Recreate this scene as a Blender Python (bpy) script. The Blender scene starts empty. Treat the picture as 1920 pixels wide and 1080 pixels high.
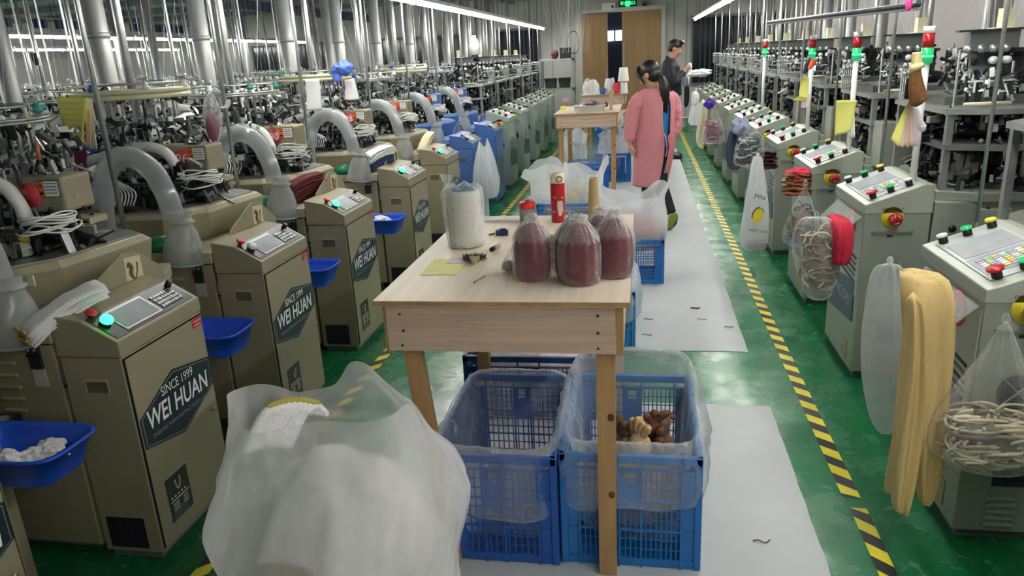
import bpy, bmesh, math, random
from mathutils import Vector, Matrix, noise, Quaternion
random.seed(7)
C = bpy.context.scene.collection
SC = bpy.context.scene
PI = math.pi

# ---------------- camera ----------------
F, CX, CY, H = 1385.0, 960.0, 540.0, 1.70
_V = Vector((1202-960, 92-540, F))
_b = F*F/(-_V[1]-_V[0]*0.052)
fw = _V.normalized()
dn = Vector((_b*0.052, _b, F)).normalized()
rt = dn.cross(fw)
# rows: camera axes (right, down, forward) written in world axes
cr = Vector((rt[0], fw[0], -dn[0])); cd = Vector((rt[1], fw[1], -dn[1])); cf = Vector((rt[2], fw[2], -dn[2]))
cam = bpy.data.cameras.new('camera'); camo = bpy.data.objects.new('camera', cam); C.objects.link(camo)
M3 = Matrix((cr, -cd, -cf)).transposed()
camo.matrix_world = Matrix.Translation((0, 0, H)) @ M3.to_4x4()
cam.sensor_width = 36; cam.lens = 36*F/1920; cam.clip_start = 0.05; cam.clip_end = 100
SC.camera = camo
def ray(u, v): return cr*(u-CX)+cd*(v-CY)+cf*F
def atz(u, v, z): d = ray(u, v); return Vector((0, 0, H))+d*((z-H)/d.z)
def atx(u, v, x): d = ray(u, v); return Vector((0, 0, H))+d*(x/d.x)
def aty(u, v, y): d = ray(u, v); return Vector((0, 0, H))+d*(y/d.y)

# ---------------- world, exposure ----------------
w = bpy.data.worlds.new('world'); SC.world = w; w.use_nodes = True
w.node_tree.nodes['Background'].inputs[0].default_value = (0.75, 0.82, 0.9, 1)
w.node_tree.nodes['Background'].inputs[1].default_value = 0.25
SC.view_settings.view_transform = 'Standard'; SC.view_settings.look = 'None'
SC.view_settings.gamma = 1; SC.view_settings.use_curve_mapping = False
SC.view_settings.exposure = 1.42
TUBE = 26.0      # emission strength of the fluorescent tubes

# ---------------- materials ----------------
def lin(h):
    o = []
    for i in (0, 2, 4):
        c = int(h[i:i+2], 16)/255
        o.append(c/12.92 if c <= .04045 else ((c+.055)/1.055)**2.4)
    return (*o, 1)
MATS = {}
def mat(name, hx, rough=.5, metal=0, var=.0, scale=6, bump=0, bscale=40, emit=0, alpha=None, trans=0, spec=.5, stretch=None):
    if name in MATS: return MATS[name]
    m = bpy.data.materials.new(name); m.use_nodes = True; nt = m.node_tree; p = nt.nodes['Principled BSDF']
    c = lin(hx); p.inputs['Base Color'].default_value = c; p.inputs['Roughness'].default_value = rough
    p.inputs['Metallic'].default_value = metal; p.inputs['Specular IOR Level'].default_value = spec
    if trans: p.inputs['Transmission Weight'].default_value = trans
    tc = nt.nodes.new('ShaderNodeTexCoord'); mp = nt.nodes.new('ShaderNodeMapping')
    nt.links.new(tc.outputs['Object'], mp.inputs[0])
    if stretch: mp.inputs['Scale'].default_value = stretch
    if var:
        n = nt.nodes.new('ShaderNodeTexNoise'); n.inputs['Scale'].default_value = scale; n.inputs['Detail'].default_value = 5
        nt.links.new(mp.outputs[0], n.inputs['Vector'])
        r = nt.nodes.new('ShaderNodeValToRGB'); r.color_ramp.elements[0].position = .3; r.color_ramp.elements[1].position = .7
        r.color_ramp.elements[0].color = (*[x*(1-var) for x in c[:3]], 1); r.color_ramp.elements[1].color = (*[min(1, x*(1+var)) for x in c[:3]], 1)
        nt.links.new(n.outputs[0], r.inputs[0]); nt.links.new(r.outputs[0], p.inputs['Base Color'])
    if bump:
        n = nt.nodes.new('ShaderNodeTexNoise'); n.inputs['Scale'].default_value = bscale; n.inputs['Detail'].default_value = 3
        nt.links.new(mp.outputs[0], n.inputs['Vector'])
        b = nt.nodes.new('ShaderNodeBump'); b.inputs['Strength'].default_value = bump; b.inputs['Distance'].default_value = .01
        nt.links.new(n.outputs[0], b.inputs['Height']); nt.links.new(b.outputs[0], p.inputs['Normal'])
    if emit:
        p.inputs['Emission Color'].default_value = c; p.inputs['Emission Strength'].default_value = emit
    MATS[name] = m; return m
def film(name, hx='f4f6f8', lo=.15, hi=.75, rough=.22, bump=.6, bscale=9, milky=.5):
    """thin plastic sheet: partly see-through, denser where it turns away or creases"""
    if name in MATS: return MATS[name]
    m = bpy.data.materials.new(name); m.use_nodes = True; nt = m.node_tree; p = nt.nodes['Principled BSDF']
    c = lin(hx); p.inputs['Base Color'].default_value = c; p.inputs['Roughness'].default_value = rough
    tl = nt.nodes.new('ShaderNodeBsdfTranslucent'); tl.inputs[0].default_value = c
    mx0 = nt.nodes.new('ShaderNodeMixShader'); mx0.inputs[0].default_value = milky
    tr = nt.nodes.new('ShaderNodeBsdfTransparent'); mx = nt.nodes.new('ShaderNodeMixShader')
    lw = nt.nodes.new('ShaderNodeLayerWeight'); lw.inputs[0].default_value = .35
    tc = nt.nodes.new('ShaderNodeTexCoord'); n = nt.nodes.new('ShaderNodeTexNoise'); n.inputs['Scale'].default_value = bscale
    n.inputs['Detail'].default_value = 2; n.inputs['Distortion'].default_value = .5
    nt.links.new(tc.outputs['Object'], n.inputs['Vector'])
    b = nt.nodes.new('ShaderNodeBump'); b.inputs['Strength'].default_value = bump; b.inputs['Distance'].default_value = .03
    nt.links.new(n.outputs[0], b.inputs['Height'])
    for q in (p, lw, tl): nt.links.new(b.outputs[0], q.inputs['Normal'])
    mr = nt.nodes.new('ShaderNodeMapRange'); mr.inputs['To Min'].default_value = lo; mr.inputs['To Max'].default_value = hi
    nt.links.new(lw.outputs['Facing'], mr.inputs[0])
    nt.links.new(p.outputs[0], mx0.inputs[1]); nt.links.new(tl.outputs[0], mx0.inputs[2])
    nt.links.new(mr.outputs[0], mx.inputs[0]); nt.links.new(tr.outputs[0], mx.inputs[1]); nt.links.new(mx0.outputs[0], mx.inputs[2])
    nt.links.new(mx.outputs[0], nt.nodes['Material Output'].inputs[0])
    MATS[name] = m; return m
beige = mat('beige_enamel', '958d74', .38, var=.05, scale=3)
beigeL = mat('pale_beige_enamel', 'aaa387', .35, var=.04, scale=3)
blueE = mat('blue_enamel', '4a6fb0', .35, var=.06, scale=3)
blueD = mat('dark_blue_enamel', '1f3a6e', .4, var=.1)
greyE = mat('grey_green_enamel', '929a8e', .38, var=.05, scale=3)
greyL = mat('pale_grey_enamel', 'a7ada2', .35, var=.04, scale=3)
greyD = mat('dark_grey_enamel', '5f6663', .45, var=.15)
black = mat('black_plastic', '15161a', .4); darkp = mat('dark_panel', '2b2d31', .3)
navy = mat('navy_plate', '1d2a35', .35); greenpl = mat('dark_green_plate', '20352f', .35)
steel = mat('bright_steel', 'c4c6c6', .36, .9, var=.08, scale=20); iron = mat('dark_iron', '4d4f52', .42, .8, var=.35, scale=25)
oily = mat('oily_black_metal', '26272b', .38, .6, var=.3, scale=20); alu = mat('aluminium', 'a8abaa', .4, .7, var=.1, scale=12)
duct = mat('galvanised_duct', '9b9d9c', .42, .35, var=.08, scale=5)
ivory = mat('ivory_plastic', 'c9c6a8', .45, var=.06); whitep = mat('white_plastic', 'e4e6e4', .4)
teal = mat('teal_plastic', '2c8f86', .4); tealtube = mat('teal_air_tube', '3f93a6', .25)
red = mat('red_plastic', 'c4222b', .35); pinkred = mat('number_disc_red', 'd84a55', .5)
yellow = mat('yellow_sticker', 'e2d23a', .5); orange = mat('orange_sticker', 'e8702a', .5)
greenlamp = mat('green_lamp', '2bff74', .2, emit=2.2); greenoff = mat('green_lens', '25a05c', .2, emit=.35); redlamp = mat('red_lens', 'b3202c', .25); redled = mat('red_led', 'ff2030', .3, emit=3)
screenblue = mat('blue_lit_screen', '2f63ff', .3, emit=1.6)
screen = mat('grey_screen', 'a9adb2', .15, var=.12, scale=12)
wtext = mat('white_lettering', 'e6e6e2', .5); btext = mat('black_lettering', '1c1c1c', .5)
motorg = mat('green_motor_enamel', '1f7a52', .35, var=.1)
hose = mat('white_hose', 'dfe3e2', .35, var=.03); 
yarnw = mat('white_yarn', 'dcdcd6', .9, bump=.4, bscale=90); yarnb = mat('blue_yarn', '3454b8', .9, bump=.4, bscale=90); yarnr = mat('maroon_yarn', '7a2335', .85, bump=.4, bscale=90)
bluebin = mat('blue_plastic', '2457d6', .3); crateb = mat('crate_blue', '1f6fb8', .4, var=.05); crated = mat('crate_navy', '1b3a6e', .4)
paperY = mat('yellow_paper', 'e3df7a', .8, var=.04, scale=12); paperP = mat('pale_pink_paper', 'e3cdd8', .8); paperW = mat('white_paper', 'e8e8ea', .8)
clothw = mat('white_sock_fabric', 'e6e4e6', .9, bump=.5, bscale=120, var=.04); clothc = mat('cream_fabric', 'e0d3a0', .9, bump=.3, bscale=80)
clothm = mat('maroon_fabric', '6a2a30', .9, bump=.5, bscale=120, var=.12, scale=30); clothr = mat('red_fabric', 'c01f3c', .85, bump=.4, bscale=120)
clothb = mat('brown_fabric', '7c5230', .9, var=.2, bump=.4, bscale=100); clothn = mat('slate_blue_fabric', '3d4b5e', .9, bump=.4, bscale=100)
clear = film('clear_vinyl', 'dfe3e6', .22, .85, .08, .12, 6, .2)
liner = film('liner_film', 'f4f8fc', .13, .62, .15, .7, 9, .35)
milk = film('milky_film', 'f3f5f8', .58, .95, .25, .7, 7, .5)
thin = film('thin_shiny_film', 'f4f2f4', .05, .55, .06, .45, 16, .15)

# ---------------- mesh builder ----------------
class MB:
    def __init__(s): s.v = []; s.f = []; s.m = []; s.sm = []; s.mats = []; s.T = Matrix()
    def mi(s, m):
        if m not in s.mats: s.mats.append(m)
        return s.mats.index(m)
    def add(s, vs, fs, m, smooth=False, T=None):
        k = len(s.v); T = s.T if T is None else s.T @ T
        s.v += [T @ Vector(p) for p in vs]; i = s.mi(m)
        for f in fs: s.f.append([k+a for a in f]); s.m.append(i); s.sm.append(smooth)
        return s
    def box(s, a, b, m, T=None):
        x0, y0, z0 = a; x1, y1, z1 = b
        return s.add([(x0,y0,z0),(x1,y0,z0),(x1,y1,z0),(x0,y1,z0),(x0,y0,z1),(x1,y0,z1),(x1,y1,z1),(x0,y1,z1)],
              [(0,3,2,1),(4,5,6,7),(0,1,5,4),(1,2,6,5),(2,3,7,6),(3,0,4,7)], m, False, T)
    def cbox(s, c, d, m, T=None): return s.box([c[i]-d[i]/2 for i in range(3)], [c[i]+d[i]/2 for i in range(3)], m, T)
    def prism(s, pts, h0, h1, m, ax='z', T=None):
        n = len(pts)
        f = {'z': lambda p, h: (p[0], p[1], h), 'x': lambda p, h: (h, p[0], p[1]), 'y': lambda p, h: (p[0], h, p[1])}[ax]
        vs = [f(p, h0) for p in pts]+[f(p, h1) for p in pts]
        return s.add(vs, [tuple(range(n))[::-1], tuple(range(n, 2*n))]+[(i, (i+1) % n, n+(i+1) % n, n+i) for i in range(n)], m, False, T)
    def loft(s, rings, m, cap=True, smooth=True, closed=True, T=None):
        n = len(rings[0]); vs = [p for r in rings for p in r]; fs = []
        for j in range(len(rings)-1):
            for i in range(n if closed else n-1):
                a = j*n+i; b = j*n+(i+1) % n; fs.append((a, b, b+n, a+n))
        if cap and closed: fs.append(tuple(range(n))[::-1]); fs.append(tuple(range(len(vs)-n, len(vs))))
        return s.add(vs, fs, m, smooth, T)
    def lathe(s, prof, c, m, n=24, cap=True, T=None, smooth=True):
        return s.loft([[(c[0]+r*math.cos(2*PI*i/n), c[1]+r*math.sin(2*PI*i/n), c[2]+z) for i in range(n)] for r, z in prof], m, cap, smooth, True, T)
    def cyl(s, a, b, r, m, n=12, r2=None, cap=True, T=None):
        a = Vector(a); b = Vector(b); q = (b-a).to_track_quat('Z', 'Y'); r2 = r if r2 is None else r2
        rg = [[c+q@Vector((rr*math.cos(2*PI*i/n), rr*math.sin(2*PI*i/n), 0)) for i in range(n)] for c, rr in ((a, r), (b, r2))]
        return s.loft(rg, m, cap, n > 6, True, T)
    def tube(s, pts, r, m, n=10, T=None, cap=True, smooth_path=True, sub=6):
        pts = [Vector(p) for p in pts]; rs = r if isinstance(r, (list, tuple)) else [r]*len(pts)
        if smooth_path and len(pts) > 2:
            P = []; R = []
            for i in range(len(pts)-1):
                p0 = pts[max(i-1, 0)]; p1 = pts[i]; p2 = pts[i+1]; p3 = pts[min(i+2, len(pts)-1)]
                for k in range(sub):
                    t = k/sub
                    P.append(.5*((2*p1)+(p2-p0)*t+(2*p0-5*p1+4*p2-p3)*t*t+(3*p1-p0-3*p2+p3)*t**3)); R.append(rs[i]*(1-t)+rs[i+1]*t)
            P.append(pts[-1]); R.append(rs[-1])
        else: P, R = pts, list(rs)
        rg = []; up = None
        for i, p in enumerate(P):
            d = (P[min(i+1, len(P)-1)]-P[max(i-1, 0)])
            if d.length < 1e-7: d = Vector((0, 0, 1))
            d.normalize()
            if up is None: up = d.orthogonal().normalized()
            up = (up-d*up.dot(d)); up = up.normalized() if up.length > 1e-6 else d.orthogonal().normalized()
            sd = d.cross(up)
            rg.append([p+(up*math.cos(2*PI*k/n)+sd*math.sin(2*PI*k/n))*R[i] for k in range(n)])
        return s.loft(rg, m, cap, True, True, T)
    def ring(s, c, R, r, m, n=32, k=8, T=None, a0=0, a1=2*PI):
        full = abs(a1-a0-2*PI) < 1e-6
        pts = [(c[0]+R*math.cos(a0+(a1-a0)*i/n), c[1]+R*math.sin(a0+(a1-a0)*i/n), c[2]) for i in range(n+1)]
        return s.tube(pts, r, m, k, T, not full, False)
    def sph(s, c, r, m, n=12, k=8, T=None):
        r = (r, r, r) if not isinstance(r, (tuple, list)) else r
        rg = []
        for j in range(k+1):
            t = PI*j/k; t = min(max(t, .02), PI-.02)
            rg.append([(c[0]+r[0]*math.sin(t)*math.cos(2*PI*i/n), c[1]+r[1]*math.sin(t)*math.sin(2*PI*i/n), c[2]-r[2]*math.cos(t)) for i in range(n)])
        return s.loft(rg, m, True, True, True, T)
    def text(s, body, size, m, T, align='CENTER', th=.0006, shear=0, sx=1):
        vs, fs = text_mesh(body, align)
        return s.add([(x*size*sx+y*size*shear, y*size, th) for x, y in vs], fs, m, False, T)
    def build(s, name, parent=None, bevel=0, sub=0, solid=0):
        me = bpy.data.meshes.new(name); me.from_pydata([tuple(p) for p in s.v], [], s.f)
        for m in s.mats: me.materials.append(m)
        me.polygons.foreach_set('material_index', s.m); me.polygons.foreach_set('use_smooth', s.sm); me.update()
        o = bpy.data.objects.new(name, me); C.objects.link(o)
        if parent is not None: o.parent = parent
        if solid: q = o.modifiers.new('solid', 'SOLIDIFY'); q.thickness = solid; q.offset = 0
        if bevel: q = o.modifiers.new('bevel', 'BEVEL'); q.width = bevel; q.segments = 2; q.limit_method = 'ANGLE'; q.angle_limit = .6
        if sub: q = o.modifiers.new('sub', 'SUBSURF'); q.levels = sub; q.render_levels = sub
        return o
_tx = {}
def text_mesh(body, align, bold=0):
    if (body, align) in _tx: return _tx[(body, align)]
    cu = bpy.data.curves.new('t', 'FONT'); cu.body = body; cu.size = 1; cu.align_x = align; cu.align_y = 'CENTER'; cu.resolution_u = 3; cu.offset = .014 if body in ('WEI HUAN', '26', '30', '45', '40', '28', '29', '18') else 0
    o = bpy.data.objects.new('t', cu); C.objects.link(o); bpy.context.view_layer.update()
    me = o.evaluated_get(bpy.context.evaluated_depsgraph_get()).to_mesh()
    r = ([(v.co.x, v.co.y) for v in me.vertices], [tuple(p.vertices) for p in me.polygons])
    o.to_mesh_clear(); bpy.data.objects.remove(o); bpy.data.curves.remove(cu)
    _tx[(body, align)] = r; return r
def frame(o, x, y):
    """matrix whose local x and y run along the two given directions, seen from local +z"""
    x = Vector(x).normalized(); y = Vector(y); y = (y-x*y.dot(x)).normalized(); z = x.cross(y)
    m = Matrix((x, y, z)).transposed().to_4x4(); m.translation = Vector(o); return m
def tag(o, label, cat, group=None, kind=None):
    o['label'] = label; o['category'] = cat
    if group: o['group'] = group
    if kind: o['kind'] = kind
    return o
def thing(name, loc, label, cat, group=None, rz=0):
    o = bpy.data.objects.new(name, None); C.objects.link(o); o.location = loc; o.rotation_euler = (0, 0, rz); o.empty_display_size = .05
    return tag(o, label, cat, group)
def struct(o): o['kind'] = 'structure'; return o
def copy_tree(o, parent=None):
    c = o.copy(); C.objects.link(c); c.parent = parent
    for ch in list(o.children): copy_tree(ch, c)
    return c
def px(p): return (p-Vector((0, 0, H))).dot(cf)/F      # metres per photograph pixel at p
silv = None
def nz(x, y=0, z=0): return noise.noise(Vector((x, y, z)))
# ================= the setting =================
YF = 18.0; ZC = 3.0; XL = -14.0; XR = 3.25
def floor_mat():
    m = mat('green_epoxy', '0d6437', .2); nt = m.node_tree; p = nt.nodes['Principled BSDF']
    tc = nt.nodes.new('ShaderNodeTexCoord'); 
    def nse(sc, d, x0, x1, dist=0):
        n = nt.nodes.new('ShaderNodeTexNoise'); n.inputs['Scale'].default_value = sc; n.inputs['Detail'].default_value = d; n.inputs['Distortion'].default_value = dist
        nt.links.new(tc.outputs['Object'], n.inputs['Vector'])
        r = nt.nodes.new('ShaderNodeMapRange'); r.inputs[1].default_value = x0; r.inputs[2].default_value = x1; nt.links.new(n.outputs[0], r.inputs[0]); return r
    a = nse(.8, 4, .25, .75); b = nse(14, 8, .6, .74, 2)
    # worn, paler paint in the walked strip between the mats and the tape
    sx = nt.nodes.new('ShaderNodeSeparateXYZ'); nt.links.new(tc.outputs['Object'], sx.inputs[0])
    d1 = nt.nodes.new('ShaderNodeMath'); d1.operation = 'SUBTRACT'; nt.links.new(sx.outputs[0], d1.inputs[0]); d1.inputs[1].default_value = .5
    d2 = nt.nodes.new('ShaderNodeMath'); d2.operation = 'ABSOLUTE'; nt.links.new(d1.outputs[0], d2.inputs[0])
    d3 = nt.nodes.new('ShaderNodeMapRange'); d3.inputs[1].default_value = .45; d3.inputs[2].default_value = .25; nt.links.new(d2.outputs[0], d3.inputs[0])
    d4 = nt.nodes.new('ShaderNodeMath'); d4.operation = 'MULTIPLY'; n9 = nse(3, 6, .3, .7); nt.links.new(d3.outputs[0], d4.inputs[0]); nt.links.new(n9.outputs[0], d4.inputs[1])
    mx = nt.nodes.new('ShaderNodeMix'); mx.data_type = 'RGBA'; nt.links.new(a.outputs[0], mx.inputs[0]); mx.inputs[6].default_value = lin('0a5c33'); mx.inputs[7].default_value = lin('147243')
    mw = nt.nodes.new('ShaderNodeMix'); mw.data_type = 'RGBA'; nt.links.new(d4.outputs[0], mw.inputs[0]); nt.links.new(mx.outputs[2], mw.inputs[6]); mw.inputs[7].default_value = lin('4e8f6c')
    my = nt.nodes.new('ShaderNodeMix'); my.data_type = 'RGBA'; q = nt.nodes.new('ShaderNodeMath'); q.operation = 'MULTIPLY'
    nt.links.new(b.outputs[0], q.inputs[0]); q.inputs[1].default_value = .35; nt.links.new(q.outputs[0], my.inputs[0]); nt.links.new(mw.outputs[2], my.inputs[6]); my.inputs[7].default_value = lin('9fc0ae')
    nt.links.new(my.outputs[2], p.inputs['Base Color'])
    rr = nse(5, 6, .3, .7); rr.inputs[3].default_value = .16; rr.inputs[4].default_value = .34; nt.links.new(rr.outputs[0], p.inputs['Roughness'])
    n2 = nt.nodes.new('ShaderNodeTexNoise'); n2.inputs['Scale'].default_value = 6; n2.inputs['Detail'].default_value = 6; nt.links.new(tc.outputs['Object'], n2.inputs['Vector'])
    bp = nt.nodes.new('ShaderNodeBump'); bp.inputs['Strength'].default_value = .25; bp.inputs['Distance'].default_value = .02
    nt.links.new(n2.outputs[0], bp.inputs['Height']); nt.links.new(bp.outputs[0], p.inputs['Normal'])
    return m
struct(MB().box((XL, -4, -.05), (XR, YF, 0), floor_mat()).build('floor'))
sheetm = mat('white_floor_mat', 'b9bdbf', .5, var=.07, scale=2.2, bump=.15, bscale=5)
def sheet(x0, x1, y0, y1, seed):
    mb = MB(); nx, ny = 26, 60; vs = []
    for j in range(ny+1):
        for i in range(nx+1):
            x = x0+(x1-x0)*i/nx; y = y0+(y1-y0)*j/ny
            e = min(i, nx-i, j, ny-j)
            x += .008*nz(y*9, seed) if i in (0, nx) else 0; y += .006*nz(x*9, seed+5) if j in (0, ny) else 0
            vs.append((x, y, .0035+.003*nz(x*3, y*3, seed)+(0.001 if e else -.002)))
    fs = [(j*(nx+1)+i, j*(nx+1)+i+1, (j+1)*(nx+1)+i+1, (j+1)*(nx+1)+i) for j in range(ny) for i in range(nx)]
    return mb.add(vs, fs, sheetm, True).build('floor_mat')
tag(sheet(-.85, .628, .6, 3.43, 1), 'grey-white floor mat under the near blue crates and wooden table', 'floor mat')
tag(sheet(-.75, .615, 4.12, 13.4, 2), 'long grey-white floor mat down the middle of the aisle where the woman walks', 'floor mat')
tyel = mat('tape_yellow', 'e8dc32', .4, var=.08, scale=15); tblk = mat('tape_black', '26262a', .4)
def tape(x0, y0, x1, y1, wdt, label, lean=1, ph=0):
    mb = MB(); L = math.hypot(x1-x0, y1-y0); d = Vector((x1-x0, y1-y0, 0))/L; s = Vector((d.y, -d.x, 0)); o = Vector((x0, y0, 0)); P = .15; t = -P*2+ph
    k = 0
    while t < L:
        a, b = t, t+P*.5
        for (u0, u1, mm) in ((a, b, tyel), (b, t+P, tblk)):
            q = []
            for (u, sg) in ((u0, -1), (u1, -1), (u1, 1), (u0, 1)):
                uu = min(max(u+sg*lean*.028, 0), L); p = o+d*uu+s*sg*wdt/2; q.append((p.x, p.y, .0015))
            mb.add(q, [(3, 2, 1, 0)], mm)
        t += P
    return tag(mb.build('hazard_tape'), label, 'floor tape')
tape(.81, 2.66, .82, 17.5, .066, 'yellow and black hazard tape running down the floor in front of the grey machines', -1)
tape(.80, 1.2, .815, 2.59, .06, 'short near piece of yellow and black hazard tape right of the white mat', -1, .03)
tape(-1.545, .3, -1.49, 17.5, .06, 'yellow and black hazard tape running down the floor beside the beige machines', 1)
# litter on the mats
for i, (u, v, l) in enumerate(((1316, 599, 'thin dark thread scrap lying on the far white mat'), (1303, 578, 'dark red fluff scrap lying on the far white mat'),
        (1216, 599, 'reddish thread scrap lying on the far white mat near the table'), (1428, 1015, 'dark thread scrap lying on the near white mat'), (1367, 613, 'brown lint scrap near the right edge of the far white mat'),(1213,628,'grey thread scrap beside the crate on the far white mat'))):
    p = atz(u, v, .006); r = random.Random(i); a = r.uniform(0, 1)
    tag(MB().tube([p+Vector((-.03, 0, 0)), p+Vector((-.012, .012*a, .003)), p+Vector((.01, -.01, .002)), p+Vector((.03, .012, 0))], .0022 if i != 1 else .006, mat('scrap%d' % (i % 2), '5b3038' if i in (1, 2) else '4b4238', .9), 5).build('thread_scrap'), l, 'lint')
# walls
wallm = mat('white_wall_panel', 'bdbcb8', .55, var=.03, scale=1.5); seam = mat('panel_joint', '8b8a86', .6)
walld = mat('grey_wall_paint', 'a3a1a0', .6, var=.05, scale=1)
DX0, DX1, DZ = -1.33, .45, 2.53
b = MB(); b.box((XL, YF, 0), (DX0, YF+.12, ZC), wallm).box((DX1, YF, 0), (XR, YF+.12, ZC), wallm).box((DX0, YF, DZ), (DX1, YF+.12, ZC), wallm)
for x in (-5.2, -4.3, -3.4, -2.55, -2.05, -1.6, .72, 1.0, 1.9, 2.6): b.box((x, YF-.006, 0), (x+.02, YF, ZC), seam)
struct(b.build('wall_far'))
b = MB().box((XR, -4, 0), (XR+.1, YF, ZC), mat('right_wall_paint', 'bcb6b6', .6, var=.04, scale=1)); struct(b.build('wall_right'))
b = MB().box((XL-.1, -4, 0), (XL, YF, ZC), walld); struct(b.build('wall_left'))
b = MB().box((XL, -4.1, 0), (XR, -4, ZC), wallm); struct(b.build('wall_back'))
cm = mat('ceiling_foil', 'b4b8c0', .42, var=.1, scale=1.2, bump=.4, bscale=3, stretch=(1, 6, 1))
b = MB().box((XL, -4, ZC), (XR, YF, ZC+.1), cm)
struct(b.build('ceiling'))
b = MB()
for y in range(-3, 18, 2): b.box((XL, y, ZC-.1), (XR, y+.08, ZC-.003), mat('ceiling_beam', '7d8187', .6))
for x in (-3.0, -.9, .3): b.box((x, -4, ZC-.16), (x+.1, YF, ZC-.1), mat('ceiling_beam', '7d8187', .6))
struct(b.build('trim_1'))
# dark windows either side of the doors
dglass = mat('night_window_glass', '1d222c', .12, var=.3, scale=4); frm = mat('window_frame_grey', '6d6e70', .5)
def window(n, x0, x1, z0, z1):
    w = struct(MB().box((x0, YF-.02, z0), (x1, YF-.01, z1), dglass).build('window_%d' % n))
    f = MB()
    for a, c in (((x0-.05, z0-.05), (x1+.05, z0)), ((x0-.05, z1), (x1+.05, z1+.05)), ((x0-.05, z0), (x0, z1)), ((x1, z0), (x1+.05, z1))): f.box((a[0], YF-.05, a[1]), (c[0], YF-.005, c[1]), frm)
    x = x0+.15
    while x < x1: f.box((x, YF-.03, z0), (x+.025, YF-.02, z1), mat('window_blind', '3a3e48', .4)); x += .11
    f.build('window_frame', w)
window(1, -3.3, -2.35, 1.0, 2.25); window(2, 1.15, 3.1, .9, 2.3); window(3, -6.3, -4.0, 1.0, 2.2); window(4, -9.5, -7.2, 1.0, 2.2)
# doors
woodm = mat('door_wood_veneer', '9a7a52', .45, var=.13, scale=2, stretch=(9, 9, .5), bump=.1, bscale=8)
wood2 = woodm
d = struct(MB().box((-.43, YF-.03, 0), (DX1, YF+.02, DZ), woodm).build('door_1', bevel=.004)); MB().box((-.40, YF-.045, 1.35), (-.38, YF-.03, 1.85), alu).build('door_handle', d)
d = struct(MB().box((DX0, YF-.09, 0), (-.75, YF-.04, DZ-.02), wood2).build('door_2', bevel=.004))
MB().box((-.79, YF-.1, 1.0), (-.77, YF-.09, 1.25), alu).build('door_handle', d)
fr = MB()
for a, c in (((DX0-.09, 0), (DX0, DZ+.09)), ((DX1, 0), (DX1+.09, DZ+.09)), ((DX0, DZ), (DX1, DZ+.09))): fr.box((a[0], YF-.07, a[1]), (c[0], YF+.01, c[1]), mat('door_trim', 'c0bfba', .5))
struct(fr.build('trim_2'))
# the dark yard beyond the open door, with a lit window across it
b = MB().box((-3, YF+3, 0), (2, YF+3.1, 3.2), mat('yard_dark_wall', '1c2030', .7, var=.3)); b.box((-3, YF+.12, -.05), (2, YF+3, 0), mat('yard_floor', '2a2d33', .8)); struct(b.build('wall_yard'))
p0 = aty(1139, 58, YF+2.95); p1 = aty(1166, 76, YF+2.95)
wl = struct(MB().box((p0.x-.1, YF+2.93, p1.z), (p1.x+.1, YF+2.96, p0.z), mat('lit_window', 'dfe6f5', .4, emit=.9)).build('window_5'))
MB().box(((p0.x+p1.x)/2-.02, YF+2.9, p1.z), ((p0.x+p1.x)/2+.02, YF+2.93, p0.z), frm).build('window_frame', wl)
# exit sign, box beside it and camera above the doors
t = thing('exit_sign', aty(1177, 8, YF-.04), 'green lit emergency exit sign above the double door', 'exit sign')
MB().cbox((0, 0, 0), (.40, .04, .17), black).build('housing', t, bevel=.004)
g = mat('exit_green', '19d957', .4, emit=2.2)
MB().text('安全出口', .085, g, frame((-.0, -.022, .02), (1, 0, 0), (0, 0, 1))).text('EXIT', .04, g, frame((-.0, -.022, -.055), (1, 0, 0), (0, 0, 1))).cbox((0, -.0215, .02), (.1, .002, .1), g).build('lit_symbols', t)
t = thing('emergency_light', aty(1141, 12, YF-.05), 'white emergency light box on the wall left of the exit sign', 'emergency light')
MB().cbox((0, 0, 0), (.3, .08, .15), whitep).build('housing', t, bevel=.006); MB().cbox((.09, -.045, -.01), (.05, .02, .05), black).build('switch', t)
t = thing('security_camera', aty(1208, 6, YF-.08), 'small dark security camera on the wall right of the exit sign', 'camera')
MB().cbox((0, 0, 0), (.12, .14, .09), greyD).build('housing', t, bevel=.01); MB().cyl((0, -.07, -.02), (0, -.1, -.05), .025, black).build('lens', t)
# fluorescent lights
tubem = mat('fluorescent_tube', 'fffdf4', .3, emit=TUBE); traym = mat('light_tray', 'c9ccd0', .45)
def light_proto():
    t = thing('fluorescent_light', (0, 0, 0), '', 'light')
    MB().prism([(-.07, .03), (-.035, .075), (.035, .075), (.07, .03), (.06, .03), (.03, .06), (-.03, .06), (-.06, .03)], -.615, .615, traym, 'y').build('tray', t)
    MB().cyl((0, -.575, .012), (0, .575, .012), .018, tubem, 8).build('tube', t)
    e = MB().box((-.02, -.6, -.01), (.02, -.575, .045), whitep); e.box((-.02, .575, -.01), (.02, .6, .045), whitep); e.build('end_holder', t)
    h = MB()
    for y in (-.4, .4): h.cyl((0, y, .07), (0, y, ZC-2.22), .004, iron, 5)
    h.build('hanger', t); return t
lp = light_proto(); first = True
RUNS = [(-2.14, 17.3, 11, 'fluorescent tube light of the bright strip over the left edge of the aisle', 'tube lights of the left aisle strip'),
        (1.11, 16.8, 16, 'fluorescent tube light of the strip over the grey machines on the right', 'tube lights of the right strip'),
        (-7.62, 17.0, 16, 'fluorescent tube light of the higher-looking strip far across the hall', 'tube lights of the far left strip'),
        (-10.87, 17.0, 14, 'fluorescent tube light of the lower-looking strip farthest across the hall', 'tube lights of the farthest left strip')]
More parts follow.
